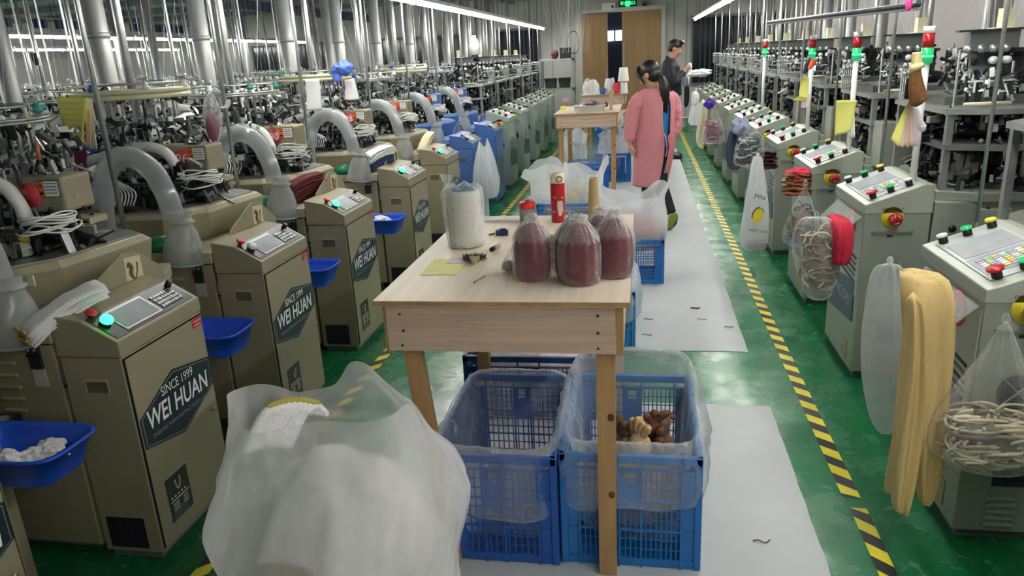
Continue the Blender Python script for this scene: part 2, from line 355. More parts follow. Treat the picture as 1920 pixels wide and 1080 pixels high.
for x, ye, n, l, g in RUNS:
    for k in range(n):
        o = lp if first else copy_tree(lp); first = False
        o.location = (x, ye-.62-1.25*k, 2.22); tag(o, l, 'light', g)
# hanging rails with dark clips under the ceiling of the far hall
for (u, v, y0, y1, lab) in ((10, 35, 6, 17, 'long ceiling rail with a row of dark tags above the far left lights'), (480, 5, 8, 17, 'ceiling rail with dark blue tags above the second row of machines')):
    x = atz(u, v, 2.7).x; t = thing('hanging_rail', (x, 0, 2.7), lab, 'rail')
    MB().box((-.02, y0, .02), (.02, y1, .05), greyD).build('rail', t); b = MB(); y = y0
    rr = random.Random(3)
    while y < y1:
        if rr.random() < .8: b.box((-.03, y, -.13), (.03, y+.09, .02), mat('dark_tag', '2a2f4a', .5))
        y += .16
    o = b.build('tag', t); o['kind'] = 'stuff'
    h = MB()
    y = y0+.5
    while y < y1: h.cyl((0, y, .05), (0, y, ZC-2.7), .008, iron, 5); y += 2
    h.build('hanger', t)
# ================= machines =================
def clutter(mb, c, r, z0, z1, n, rnd, mats, big=.05, inner=.0):
    """radial mechanism: needle cams, levers, guides, screws around a centre"""
    for _ in range(n):
        a = rnd.uniform(0, 2*PI); rr = r*(inner+(1-inner)*math.sqrt(rnd.random())); z = rnd.uniform(z0, z1)
        T = Matrix.Translation((c[0]+rr*math.cos(a), c[1]+rr*math.sin(a), z)) @ Matrix.Rotation(a+rnd.uniform(-.2, .2), 4, 'Z') @ Matrix.Rotation(rnd.choice((0, 0, .5, -.5, 1.2)), 4, 'Y')
        m = rnd.choice(mats); k = rnd.random()
        if k < .5: mb.cbox((0, 0, 0), (rnd.uniform(.4, 1.6)*big, rnd.uniform(.2, .6)*big, rnd.uniform(.15, .7)*big), m, T)
        elif k < .75: mb.cyl((0, 0, -big*rnd.uniform(.3, 1.1)), (0, 0, big*rnd.uniform(.3, 1.1)), rnd.uniform(.06, .22)*big, m, 6, T=T)
        elif k < .9: mb.cyl((-big*.9, 0, 0), (big*rnd.uniform(.4, 1.2), 0, 0), rnd.uniform(.05, .12)*big, m, 5, T=T)
        else: mb.sph((0, 0, 0), big*rnd.uniform(.14, .3), m, 6, 4, T=T)
def creel_ring(root, c, R, z, cols, rnd, nf=7, a0=0, a1=2*PI, ring=ivory):
    tr = .013 if ring is ivory else .006
    """yarn ring carried over the head, with feeders, guide eyes and hanging tensioners"""
    b = MB(); b.ring((c[0], c[1], z), R, tr, ring, 40, 8).ring((c[0], c[1], z+tr*2), R, tr, ring, 40, 8).ring((c[0], c[1], z+.06), R-.015, .006, alu, 32, 6)
    for k in range(6):
        a = 2*PI*k/6; b.cyl((c[0]+(R-.01)*math.cos(a), c[1]+(R-.01)*math.sin(a), z-.02), (c[0]+(R-.01)*math.cos(a), c[1]+(R-.01)*math.sin(a), z+.055), .008, ivory, 6)
    b.build('creel_ring', root)
    for k in range(nf):
        a = a0+(a1-a0)*k/nf+.2; x, y = c[0]+R*math.cos(a), c[1]+R*math.sin(a); m = cols[k % len(cols)]
        f = MB(); f.lathe([(.006, .0), (.018, .003), (.021, .014), (.012, .024), (.013, .034), (.006, .038)], (x, y, z+.03), m, 10)
        f.cbox((x, y, z+.08), (.035, .012, .012), alu).cyl((x, y, z+.06), (x, y, z+.10), .004, steel, 6).sph((x+.015, y, z+.092), .007, whitep, 6, 4)
        f.build('yarn_feeder', root)
    g = MB()
    for k in range(26):
        a = 2*PI*k/26; x, y = c[0]+(R-.07)*math.cos(a), c[1]+(R-.07)*math.sin(a)
        g.cbox((x, y, z-.06), (.012, .012, rnd.uniform(.06, .14)), rnd.choice((alu, iron, steel))).sph((x, y, z+.02), .014, rnd.choice((whitep, alu)), 6, 4)
    clutter(g, c, R-.03, z-.05, z+.04, 60, rnd, (iron, alu, steel, oily, whitep), .05, .45)
    o = g.build('guide_eyes', root); o['kind'] = 'stuff'
def threads(root, c, z0, z1, n, rnd):
    b = MB()
    for k in range(n):
        a = rnd.uniform(0, 2*PI); b.cyl((c[0]+.05*math.cos(a), c[1]+.05*math.sin(a), z0), (c[0]+rnd.uniform(.1, .4)*math.cos(a), c[1]+rnd.uniform(.1, .4)*math.sin(a), z1+rnd.uniform(-.2, .2)), .0008, whitep, 3)
    o = b.build('yarn_threads', root); o['kind'] = 'stuff'
def xf(pts, x): return [(x, y, z) for y, z in pts]

def left_machine(y0, num, col, colL, label, group, seed, lamp=True, plate=True, ring=True, redmush=True):
    R = random.Random(seed); t = thing('knitting_machine', (-1.71, y0, 0), label, 'knitting machine', group)
    # --- console ---
    b = MB(); b.prism([(-.235, .03), (0, .03), (0, .80), (-.235, .80)], 0, .475, col, 'y')
    b.box((-.22, .01, 0), (-.02, .46, .03), greyD)
    con = b.build('console', t, bevel=.005)
    b = MB().prism([(-.237, .803), (.003, .803), (.003, .858), (-.12, .93), (-.237, .95)], -.003, .478, col, 'y')
    b.build('console_top', t, bevel=.004)
    T = frame((-.062, .237, .8975), (0, 1, 0), (-.12, 0, .0725))   # slanted panel: x along the aisle, y up the slope
    b = MB().cbox((0, 0, .001), (.44, .125, .002), darkp, T); cp = b.build('control_panel', t)
    MB().cbox((-.055, 0, .003), (.2, .105, .003), alu, T).cbox((-.055, 0, .005), (.18, .085, .002), screen, T).build('screen', cp)
    b = MB()
    for i in range(8):
        for j in range(4): b.cbox((.07+i*.0155, -.035+j*.018, .004), (.011, .012, .004), R.choice((alu, whitep, alu)), T)
    o = b.build('keypad', cp)
    MB().cyl((.195, .035, .002), (.195, .035, .026), .012, black, 12, T=T).build('knob', cp)
    MB().cyl((-.19, .01, .002), (-.19, .01, .014), .02, black, 14, T=T).lathe([(.016, .012), (.021, .016), (.022, .026), (.016, .034), (.005, .036)], (-.19, .01, 0), greenlamp if lamp else whitep, 16, T=T).build('green_lamp' if lamp else 'start_button', cp)
    if redmush: MB().lathe([(.01, .0), (.01, .014), (.02, .012), (.02, .018), (.012, .021)], (-.19, .068, 0), red, 16, T=T).build('stop_button', cp)
    # door on the aisle face
    d = MB().box((.001, .012, .05), (.006, .463, .79), col).build('door', t, bevel=.003)
    MB().box((-.001, .004, .045), (.0005, .47, .796), black).build('door_gap', t)
    MB().cyl((.006, .43, .40), (.014, .43, .40), .008, steel, 10).build('lock', d)
    if plate:
        hx = [(.015, .447), (.015, .56), (.23, .66), (.462, .615), (.462, .50), (.238, .40)]
        b = MB().prism(hx, .006, .008, navy, 'x')
        cx_, cz_ = .235, .53
        inner = [(cx_+(y-cx_)*.955, cz_+(z-cz_)*.93) for y, z in hx]; i2 = [(cx_+(y-cx_)*.945, cz_+(z-cz_)*.91) for y, z in hx]
        b.prism(inner, .008, .0083, mat('plate_line', '9aa08a', .5), 'x').prism(i2, .0083, .0086, navy, 'x'); pl = b.build('brand_plate', d)
        b = MB(); b.text('WEI HUAN', .098, wtext, frame((.0088, .238, .535), (0, 1, 0), (0, -.03, 1)), shear=.1, sx=.78)
        b.text('SINCE 1999', .05, wtext, frame((.0088, .245, .605), (0, 1, 0), (0, 0, 1)), sx=.8)
        b.text('ZHEJIANG WEIHUAN MACHINERY CO.,LTD', .021, mat('dim_lettering', '8a8f88', .5), frame((.0088, .25, .474), (0, 1, 0), (0, 0, 1)), sx=.92); b.build('lettering', pl)
        b = MB().box((.006, .07, .11), (.008, .20, .285), greenpl)
        b.tube([(.0085, .12, .262), (.0085, .125, .235), (.0085, .135, .222), (.0085, .147, .24), (.0085, .15, .265)], .0035, mat('emblem_pink', 'd9a08a', .5), 6)
        for k in range(5): b.box((.008, .085+.02*k, .198), (.0085, .094+.02*k, .205), wtext)
        b.box((.008, .08, .186), (.0085, .19, .19), wtext)
        for k in range(3): b.box((.008, .09, .172-.012*k), (.0085, .125, .176-.012*k), wtext).box((.008, .15, .172-.012*k), (.0085, .18, .176-.012*k), wtext)
        for k in range(6): b.box((.008, .085, .148-.007*k+.0), (.0083, .185-.01*(k % 3), .1495-.007*k), mat('dim_lettering', '8a8f88', .5))
        b.build('data_plate', d)
        MB().box((.006, .40, .755), (.008, .455, .79), red).text('WARNING', .011, wtext, frame((.0085, .427, .778), (0, 1, 0), (0, 0, 1))).box((.008, .408, .762), (.0083, .447, .765), wtext).build('red_label', d)
    else:
        MB().box((.006, .05, .18), (.008, .4, .52), greyD).build('mesh_panel', d)
    # near side details
    MB().box((-.155, -.002, .672), (-.07, .0015, .722), mat('recess_dark', '5d5a4c', .5)).box((-.155, -.006, .715), (-.07, .001, .724), colL).box((-.157, -.004, .668), (-.153, .001, .724), colL).box((-.072, -.004, .668), (-.068, .001, .724), colL).build('grip', t)
    MB().box((-.205, -.003, .05), (-.055, .001, .175), black).box((-.2, -.005, .055), (-.06, -.003, .17), mat('filter_mesh', '14182a', .8, bump=.6, bscale=150)).build('vent_filter', t)
    MB().box((-.239, -.002, .68), (-.225, .004, .76), steel).box((-.239, -.004, .69), (-.225, -.002, .7), iron).build('hinge', t)
    # --- body ---
    b = MB(); b.prism([(-.25, .0), (-.25, .62), (-.33, .80), (-1.02, .80), (-1.08, .7), (-1.08, 0)], .05, .845, col)
    b.box((-1.02, .05, 0), (-.30, .65, .05), greyD)
    for k in range(5): b.box((-.50, -.008, .77-.045*k), (-.41, .001, .782-.045*k), colL)
    b.build('body', t, bevel=.004)
    MB().prism([(-.262, -.004), (-.262, .60), (-.335, .78), (-1.0, .78), (-1.06, .68), (-1.06, -.004)], .846, .852, black).prism([(-.24, -.01), (-.24, .63), (-.33, .81), (-1.02, .81), (-1.09, .7), (-1.09, -.01)], .852, .905, colL).build('ledge', t, bevel=.004)
    b = MB(); b.box((-.345, -.012, .76), (-.30, .0, .905), darkp).cyl((-.335, -.012, .83), (-.335, -.018, .83), .006, steel, 8).cyl((-.312, -.012, .83), (-.312, -.018, .83), .006, steel, 8).box((-.35, -.014, .805), (-.295, -.01, .812), black)
    b.build('latch', t)
    MB().box((-.35, -.003, .69), (-.30, 0, .755), mat('grey_label', 'b5b5a8', .6)).build('body_label', t)
    if y0 < 2.5: MB().tube([(-.62, -.06, .36), (-.56, -.12, .33), (-.50, -.13, .4), (-.47, -.1, .52), (-.48, -.06, .60)], .075, black, 14).cyl((-.62, -.05, .36), (-.62, -.0, .36), .09, black, 14).build('suction_elbow', t)
    # --- pan ---
    P = [(-.36, .72), (-.42, .30), (-.56, .13), (-.92, .10), (-1.05, .25), (-1.08, .70), (-.9, .8), (-.5, .82)]
    P2 = [(x*1.0+(.02 if x > -.6 else -.02), y-(.015 if y < .4 else -.015)) for x, y in P]
    b = MB(); b.loft([[(x, y, .905) for x, y in P], [(x, y, 1.035) for x, y in P2]], col, True, False)
    b.loft([[(x, y, 1.035) for x, y in P2], [((x+.7)*.93-.7, (y-.45)*.93+.45, 1.06) for x, y in P2]], colL, True, False)
    for k in range(4): b.box((-.86, .082, .94+.028*k), (-.74, .10, .951+.028*k), colL)
    b.build('pan', t, bevel=.004)
    MB().prism([((x+.7)*.88-.7, (y-.45)*.88+.45) for x, y in P2], 1.061, 1.066, alu).build('tray', t)
    MB().box((-.50, .20, .99), (-.45, .2045, 1.03), paperW, Matrix.Translation((0, .0, 0))).build('pan_label', t)
    # --- logo bracket beside the console ---
    pts = [(.115, .905), (.16, .965), (.39, 1.06), (.48, 1.045), (.60, .955), (.625, .90), (.24, .885)]
    b = MB().prism(pts, -.232, -.226, col, 'x'); b.box((-.30, .15, .88), (-.226, .58, .905), colL); br = b.build('logo_bracket', t, bevel=.002)
    b = MB().prism([(.385, .905), (.395, 1.04), (.487, 1.03), (.487, .905)], -.226, -.2245, mat('cream_plate', 'cfc8a8', .4), 'x')
    gold = mat('emblem_brown', '7a5c36', .5)
    b.tube([(-.224, .405, 1.0), (-.224, .415, 1.012), (-.224, .425, .995), (-.224, .418, .972), (-.224, .438, .948), (-.224, .455, .975), (-.224, .462, 1.008)], [.004, .008, .009, .009, .003, .003, .004], gold, 8)
    b.text('WEIHUAN', .019, btext, frame((-.2243, .437, .93), (0, 1, 0), (0, 0, 1))).text('0575-87730999', .009, btext, frame((-.2243, .437, .915), (0, 1, 0), (0, 0, 1)))
    b.build('logo_plate', br)
    # --- suction arch and bell ---
    gl = film('ribbed_tube', 'b9bec0', .42, .88, .1, .15, 4, .1)
    b = MB().tube([(-.80, .02, .62), (-.78, .02, .90), (-.765, .02, 1.12), (-.70, .02, 1.29), (-.585, .02, 1.35), (-.48, .02, 1.29), (-.43, .02, 1.18), (-.41, .02, 1.07)], .048, gl, 18, cap=False, sub=8)
    arch = b.build('suction_arch', t)
    MB().lathe([(.095, 0), (.098, .012), (.092, .03), (.082, .09), (.066, .14), (.05, .17), (.046, .185), (.056, .19), (.058, .195), (.044, .2), (.046, .23), (.049, .235)], (0, 0, 0), gl, 28, False, Matrix.Translation((-.385, .0, .862)) @ Matrix.Rotation(.12, 4, 'Y')).build('bell', arch)
    MB().ring((0, 0, 0), .096, .006, mat('clear_rim', '8a8f94', .2), 28, 6, Matrix.Translation((-.385, 0, .864)) @ Matrix.Rotation(.12, 4, 'Y')).build('bell_rim', arch)
    MB().cyl((-.585, .03, .925), (-.465, .01, .945), .04, motorg, 18).cyl((-.64, .035, .915), (-.585, .03, .925), .036, black, 16).build('green_motor', arch)
    # --- knitting head ---
    c = (-.70, .45); b = MB()
    b.lathe([(.17, 1.066), (.17, 1.09), (.12, 1.10), (.115, 1.19), (.15, 1.195), (.15, 1.215), (.06, 1.22), (.05, 1.27), (.02, 1.3)], (c[0], c[1], 0), oily, 24)
    clutter(b, c, .29, 1.07, 1.18, 150, R, (iron, oily, oily, alu, greyD), .06, .35); clutter(b, c, .24, 1.17, 1.28, 130, R, (iron, oily, oily, steel, alu), .05, .1)
    b.box((c[0]-.2, c[1]-.26, 1.19), (c[0]+.26, c[1]-.24, 1.2), iron); b.box((-.98, .17, 1.066), (-.86, .22, 1.13), colL); b.box((-.965, .165, 1.078), (-.89, .17, 1.118), black)
    b.build('knitting_head', t)
    b = MB()
    for k in range(9):
        a = .012*k; j1, j2 = R.uniform(-.02, .02), R.uniform(-.025, .025); b.tube([(-.50+j1, .26+j2, 1.17+.007*k), (-.42+j2, .22+j1, 1.18+.008*k+j1), (-.345+j1, .29+j2*.5, 1.17+.009*k), (-.37+j2, .38+j1, 1.18+.006*k), (-.47, .40+j1, 1.20)], .0038, whitep, 5, sub=4)
    b.build('air_lines', t)
    b = MB()
    for k in range(11): b.tube([(-.86+.016*k, .14, 1.10), (-.87+.018*k, .16, 1.17), (-.93+.008*k, .2, 1.24), (-.98, .3, 1.28)], .004, whitep, 5, sub=4)
    b.box((-.88, .125, 1.085), (-.67, .155, 1.1), iron); b.build('valve_tubes', t)
    b = MB().box((-.78, .50, 1.15), (-.42, .60, 1.175), colL).box((-.98, .62, .9), (-.9, .7, 1.3), col).build('support_beam', t)
    nb = MB().box((-.78, .42, 1.215), (-.44, .58, 1.35), col).build('number_box', t, bevel=.012)
    b = MB().cyl((-.58, .419, 1.285), (-.58, .4165, 1.285), .047, pinkred, 28)
    if num: b.text(num, .062, wtext, frame((-.58, .4163, 1.285), (1, 0, 0), (0, 0, 1)))
    b.build('number_disc', nb)
    b = MB().box((-.54, .4175, 1.275), (-.45, .419, 1.34), black).box((-.538, .4165, 1.278), (-.516, .4175, 1.337), orange).box((-.514, .4165, 1.278), (-.453, .4175, 1.337), paperW)
    for k in range(4): b.box((-.51, .416, 1.29+.012*k), (-.46+.0*k, .4165, 1.293+.012*k), mat('blue_print', '46506e', .6))
    b.add([(-.534, .416, 1.315), (-.52, .416, 1.315), (-.527, .416, 1.328)], [(0, 1, 2)], btext); b.box((-.533, .416, 1.285), (-.521, .4165, 1.297), btext); b.build('warning_label', nb)
    MB().lathe([(.03, 0), (.03, .006), (.012, .01), (.01, .03), (.004, .04)], (-.58, .5, 1.35), steel, 12).build('lid_screw', nb)
    MB().tube([(-1.14, .40, 1.20), (-1.12, .38, 1.27), (-.98, .37, 1.315), (-.82, .365, 1.35), (-.70, .36, 1.355), (-.62, .36, 1.32), (-.585, .365, 1.25), (-.58, .37, 1.19)], [.02, .024, .026, .026, .026, .026, .026, .03], hose, 14, sub=6).build('white_hose', t)
    # --- column, duct, pole, ring ---
    MB().cyl((-.93, .62, 1.0), (-.93, .62, ZC-.02), .022, steel, 12).cyl((-.93, .62, 1.3), (-.93, .62, 1.36), .03, iron, 12).build('steel_pole', t)
    MB().cyl((-1.20, .8, .0), (-1.20, .8, ZC-.02), .055, duct, 18).cyl((-1.2, .8, 1.9), (-1.2, .8, 1.93), .06, duct, 18).build('vertical_duct', t)
    MB().cyl((-.55, .85, .9), (-.55, .85, ZC-.02), .011, steel, 8).build('creel_pole', t)
    if ring:
        cols = ((teal,), (whitep, yarnb), (teal, whitep))[seed % 3]
        creel_ring(t, (-.85, .5), .27, 1.60 if seed % 2 else 1.55, cols, R, 7, ring=ivory if seed % 2 else alu); threads(t, (-.75, .45), 1.3, 2.6, 4, R)
    b = MB(); clutter(b, (-.85, .55), .34, 1.33, 1.53, 220, R, (iron, alu, oily, greyD, steel, oily), .045, .1)
    b.build('yarn_selector', t)
    return t

def _unused(): pass

def right_machine(y0, num, side, label, group, seed, tower=True, box=False, rich=True, withhead=True, col=greyE, colL=greyL, knobs=(whitep, greenoff, yellow)):
    R = random.Random(seed); s = side; x00 = 1.08 if s > 0 else -1.71
    t = thing('knitting_machine', (x00, y0, 0), label, 'knitting machine', group)
    S = Matrix.Diagonal((s, 1, 1, 1)) if s < 0 else Matrix()
    class B(MB):
        def __init__(q): super().__init__(); q.T = S.copy()
        def build(q, *a, **k):
            if s < 0: q.f = [f[::-1] for f in q.f]
            return super().build(*a, **k)
    zf = .922
    b = B(); b.box((0, 0, .04), (.30, .57, .878), col); b.box((.02, .02, 0), (.28, .55, .04), greyD); b.build('console', t, bevel=.004)
    b = B(); b.prism([(-.004, .878), (.304, .878), (.304, 1.015), (.26, 1.02), (-.004, zf)], -.004, .574, colL, 'y'); b.build('console_top', t, bevel=.004)
    T = frame((.13, .285, .9735), (.26, 0, .096), (0, 1, 0))
    cp = B().cbox((0, 0, .001), (.22, .46, .002), mat('panel_silver', 'b3b7b8', .35), T).build('control_panel', t)
    B().cbox((0, .085, .003), (.19, .17, .003), screen, T).build('screen', cp)
    b = B()
    km = (whitep, yellow, mat('key_blue', '8fa6d8', .4), mat('key_pink', 'd8a0a8', .4), whitep, mat('key_green', '9ac7b0', .4))
    b.cbox((.0, -.10, .002), (.2, .17, .003), mat('key_bed', '8e949c', .4), T)
    for i in range(7):
        for j in range(6): b.cbox((-.075+i*.025, -.155+j*.02, .005), (.018, .013, .004), km[(i*3+j*5+R.randrange(2)) % 6], T)
    b.build('keypad', cp)
    kn = [whitep, greenoff, yellow, red, greenoff, whitep]
    for k in range(6):
        yy = .225 if k < 3 else -.222; xx = (-.085, 0, .085)[k % 3]
        q = B(); q.cyl((xx, yy, 0), (xx, yy, .028), .0165, black, 14, T=T); q.cyl((xx, yy, .028), (xx, yy, .036), .019 if kn[k] != red else .026, kn[k], 16, T=T); q.build('knob', cp)
    # near face
    q = B(); q.cyl((.125, -.001, .86), (.125, -.004, .86), .052, yellow, 28); q.build('emergency_disc', t)
    if rich: B().text('EMERGENCY', .017, btext, frame((.125 if s > 0 else .125, -.005, .90), (1 if s > 0 else 1, 0, 0), (0, 0, 1))).build('emergency_lettering', t)
    q = B(); q.cyl((.13, -.004, .857), (.13, -.03, .857), .022, red, 18); q.cyl((.13, -.03, .857), (.13, -.045, .857), .03, red, 20)
    for a in (.3, 2.4, 4.5): q.ring((0, 0, 0), .021, .002, whitep, 8, 5, frame((.13, -.0455, .857), (1, 0, 0), (0, 0, 1)), a0=a, a1=a+1.1)
    q.build('emergency_button', t)
    B().box((.04, -.014, .783), (.22, -.002, .79), alu).box((.035, -.014, .78), (.045, .0, .793), alu).box((.215, -.014, .78), (.225, .0, .793), alu).build('bar_handle', t)
    B().box((.11, -.003, .762), (.135, 0, .771), darkp).build('small_label', t)
    q = B()
    for r in (.02, .033, .046, .058): q.ring((0, 0, 0), r, .0035, black, 24, 5, frame((.13, -.008, .575), (1, 0, 0), (0, 0, 1)))
    q.cyl((.13, -.001, .575), (.13, -.004, .575), .06, darkp, 24)
    for a in (PI/4, 3*PI/4): q.cyl((.13-.08*math.cos(a), -.012, .575-.08*math.sin(a)), (.13+.08*math.cos(a), -.012, .575+.08*math.sin(a)), .003, steel, 6)
    q.build('fan_grille', t)
    q = B(); q.box((.10, -.002, .22), (.205, .001, .29), darkp).box((.105, -.004, .225), (.2, -.002, .245), mat('counter_glass', '39414a', .15)); q.build('inspection_window', t)
    q = B()
    for k in range(5): q.box((.09, -.012, .07+.026*k), (.185, 0, .078+.026*k), colL)
    q.build('louvres', t)
    # aisle face
    ad = B().box((-.004, .015, .44), (.0, .34, .85), colL).build('upper_door', t)
    if num:
        q = B(); X = -.005; q.cyl((X, .18, .80), (X-.002, .18, .80), .062, pinkred, 28)
        if s > 0: q.text(num, .085, wtext, frame((X-.0025, .18, .80), (0, -1, 0), (0, 0, 1)), sx=.9)
        q.build('number_disc', ad)
    q = B()
    for k in range(5): q.prism([(.06, .63-.03*k), (.30, .645-.03*k), (.30, .655-.03*k), (.06, .64-.03*k)], -.008, -.003, greyD if k % 2 else black, 'x')
    q.build('slanted_vents', ad)
    q = B().prism([(.05, .50), (.10, .515), (.56, .46), (.56, .25), (.05, .3)], -.006, .0, mat('blue_badge', '2c4460', .35), 'x').build('blue_badge', t)
    if rich: B().text('QUNCOPS', .085, mat('badge_lettering', 'a8b8c8', .5), frame((-.0065, .31, .40), (0, -1, -.06), (0, 0, 1)), shear=.25).build('badge_lettering', q)
    q = B().box((-.004, .10, .07), (0, .19, .17), mat('tan_label', 'a89f80', .6))
    for k in range(5): q.box((-.005, .105, .08+.018*k), (-.004, .185, .082+.018*k), greyD)
    q.build('data_label', t)
    # acrylic catch tray on the aisle face
    if rich:
        cl = film('acrylic', 'b9c0be', .16, .6, .05, .05, 3, .05)
        q = B().loft([xf2(-.002, .50, .86), xf2(-.10, .46, .77), xf2(-.12, .30, .74)], cl, False, False, False); q.build('catch_tray', t, solid=.003)
    # body
    q = B(); q.prism([(.31, 0.0), (1.25, 0.0), (1.25, 1.0), (.45, 1.0), (.31, .85)], .05, .93, col); q.box((.4, .05, 0), (1.2, .9, .05), greyD)
    for k in range(3): q.box((.72, -.012, .70+.05*k), (.92, .0, .714+.05*k), colL)
    q.build('body', t, bevel=.004)
    q = B(); q.cyl((.40, -.001, .80), (.40, -.006, .80), .018, black, 16); q.build('cable_hole', t)
    q = B(); q.box((.50, -.03, .77), (.64, 0, .90), colL); q.box((.53, -.032, .90), (.545, -.01, .908), black).box((.60, -.032, .90), (.615, -.01, .908), black); q.build('switch_box', t, bevel=.004)
    q = B(); q.cyl((.665, -.0, .79), (.665, -.025, .79), .045, alu, 20).cyl((.665, -.025, .79), (.665, -.04, .79), .02, black, 14).cbox((.665, -.015, .74), (.07, .02, .07), alu); q.build('dial', t)
    if box: B().box((.36, -.12, .93), (.54, .06, 1.20), colL).box((.42, -.123, 1.10), (.47, -.12, 1.16), mat('tan_label', 'a89f80', .6)).build('electrics_box', t, bevel=.004)
    if not withhead: return t
    # base plate and columns
    hexa = [(.33, .06), (.50, -.02), (1.1, -.02), (1.22, .2), (1.22, .9), (.5, .95), (.33, .8)]
    q = B(); q.prism(hexa, .93, .975, col); q.build('base_plate', t, bevel=.004)
    hx2 = [(.34, .05), (.56, -.03), (.95, -.03), (1.0, .3), (.9, .6), (.5, .65), (.34, .5)]
    q = B(); q.prism(hx2, 1.17, 1.195, greyD if R.random() < .3 else alu); q.build('lower_plate', t)
    q = B(); q.prism(hexa, 1.335, 1.36, alu); q.build('upper_plate', t)
    q = B()
    for x, y in ((.36, .08), (.36, .78), (1.15, .02), (1.15, .86)): q.box((x-.015, y-.015, .975), (x+.015, y+.015, 1.335), alu)
    q.build('columns', t)
    q = B(); q.lathe([(.1, .975), (.1, 1.17)], (.62, .35, 0), oily, 20).lathe([(.05, .985), (.055, 1.0), (.055, 1.05), (.05, 1.06)], (.47, .15, 0), black, 16)
    q.lathe([(.057, 1.04), (.057, 1.052)], (.47, .15, 0), steel, 16).lathe([(.057, .985), (.057, .997)], (.47, .15, 0), steel, 16).cbox((.47, .12, 1.10), (.09, .07, .09), alu).build('drive_motor', t)
    q = B(); c = (.62, .35)
    q.lathe([(.13, 1.195), (.13, 1.25), (.09, 1.26), (.085, 1.30), (.05, 1.31), (.05, 1.34)], (c[0], c[1], 0), oily, 24)
    clutter(q, c, .33, 1.19, 1.32, 260, R, (iron, oily, oily, oily, alu, steel), .05, .2)
    clutter(q, (.64, .32), .34, .98, 1.16, 170, R, (oily, oily, iron, greyD), .06, .3)
    q.build('knitting_head', t)
    q = B(); q.cyl((.40, .05, 1.40-.02), (.60, .05, 1.40-.02), .009, ivory, 10); q.cyl((.50, .05, 1.38), (.50, .12, 1.40), .006, iron, 6); q.build('white_handle', t)
    # top works
    q = B(); q.box((.40, .28, 1.36), (.9, .75, 1.40), greyD); q.lathe([(.17, 1.40), (.17, 1.46), (.12, 1.47), (.12, 1.59), (.14, 1.595), (.14, 1.61), (.05, 1.62)], (.72, .54, 0), iron, 28)
    q.build('turret', t)
    q = B(); q.box((.50, .33, 1.62), (.72, .40, 1.70), greyD)
    for k in range(4): q.cyl((.49+.055*k, .33, 1.62), (.49+.055*k, .295, 1.62), .02, alu, 14).cyl((.49+.055*k, .295, 1.62), (.49+.055*k, .29, 1.62), .013, steel, 12)
    for k in range(2): q.cyl((.60+.06*k, .31, 1.565), (.60+.06*k, .28, 1.565), .018, whitep, 12)
    q.box((.44, .31, 1.70), (.74, .36, 1.71), iron); q.build('tension_rollers', t)
    q = B(); q.lathe([(.08, 0), (.08, .014), (.03, .016)], (.72, .5, 1.70), ivory, 24).cbox((.72, .5, 1.76), (.06, .06, .09), ivory).cyl((.72, .5, 1.62), (.72, .5, 1.70), .035, oily, 14); q.build('yarn_hub', t)
    q = B(); q.cyl((.42, .22, 1.36), (.42, .22, 1.62), .006, steel, 6).cyl((.66, .22, 1.36), (.66, .22, 1.56), .006, steel, 6).box((.46, .18, 1.47), (.64, .2, 1.478), whitep)
    for k in range(5): q.cyl((.47+.04*k, .2, 1.38), (.455+.05*k, .2, 1.5+.02*(k % 2)), .006, black, 6)
    clutter(q, (.55, .2), .12, 1.37, 1.52, 70, R, (iron, oily, oily, whitep, steel), .035); clutter(q, (.72, .5), .26, 1.40, 1.62, 90, R, (iron, oily, oily, steel), .045, .6)
    clutter(q, (.95, .4), .16, 1.37, 1.56, 50, R, (iron, oily, steel, alu, whitep), .045)
    q.build('yarn_feeders', t)
    q = B()
    for k in range(6): q.cyl((.26+.02*k, .5+.03*k, 1.38), (.26+.02*k, .5+.03*k, 1.54), .005, steel, 5); q.sph((.26+.03*k, .46+.03*k, 1.55), .016, whitep if k % 2 else alu, 8, 6); q.sph((.26+.03*k, .46+.03*k, 1.51), .014, alu, 8, 6)
    q.box((.25, .44, 1.40), (.42, .46, 1.41), alu).box((.25, .44, 1.45), (.42, .46, 1.46), alu).build('guide_rack', t)
    if rich:
        q = B()
        for k in range(16):
            z = 1.05+.02*k; q.tube([(.74, .02+.002*k, z), (.85, -.04, z+.02+R.uniform(-.01, .02)), (.98, -.02, z+.03+R.uniform(-.03, .03)), (1.1, .1, z-.02+R.uniform(-.05, .05))], .006, tealtube, 6, sub=4)
        q.build('air_tubes', t)
        q = B(); q.prism([(.66, 1.05), (.70, 1.05), (.72, 1.34), (.64, 1.34)], -.02, .0, greyD, 'y').box((.735, -.03, 1.06), (.75, -.01, 1.32), whitep).build('valve_strip', t)
        q = B()
        for k in range(5): q.sph((.715, -.03, 1.08+.05*k), .006, redled, 8, 6)
        q.build('red_leds', t)
    if tower:
        q = B(); q.cyl((.24, .12, .93), (.24, .12, 1.57), .016, whitep, 12); tw = q.build('signal_pole', t)
        q = B().cyl((.24, .12, 1.57), (.24, .12, 1.64), .027, greenoff, 16).cyl((.24, .12, 1.598), (.24, .12, 1.606), .028, greenlamp, 16); q.build('green_lens', tw)
        q = B().cyl((.24, .12, 1.64), (.24, .12, 1.705), .025, redlamp, 16); q.build('red_lens', tw)
        q = B().cyl((.24, .12, 1.705), (.24, .12, 1.735), .026, whitep, 16); q.build('cap', tw)
    q = B().cyl((1.28, .85, .0), (1.28, .85, ZC-.02), .055, duct, 16).build('vertical_duct', t)
    q = B().cyl((.90, .9, .93), (.90, .9, ZC-.02), .014, steel, 8).cyl((.33, .93, .93), (.33, .93, ZC-.02), .009, steel, 8).cyl((1.12, .5, .93), (1.12, .5, ZC-.02), .02, duct, 8).build('creel_poles', t)
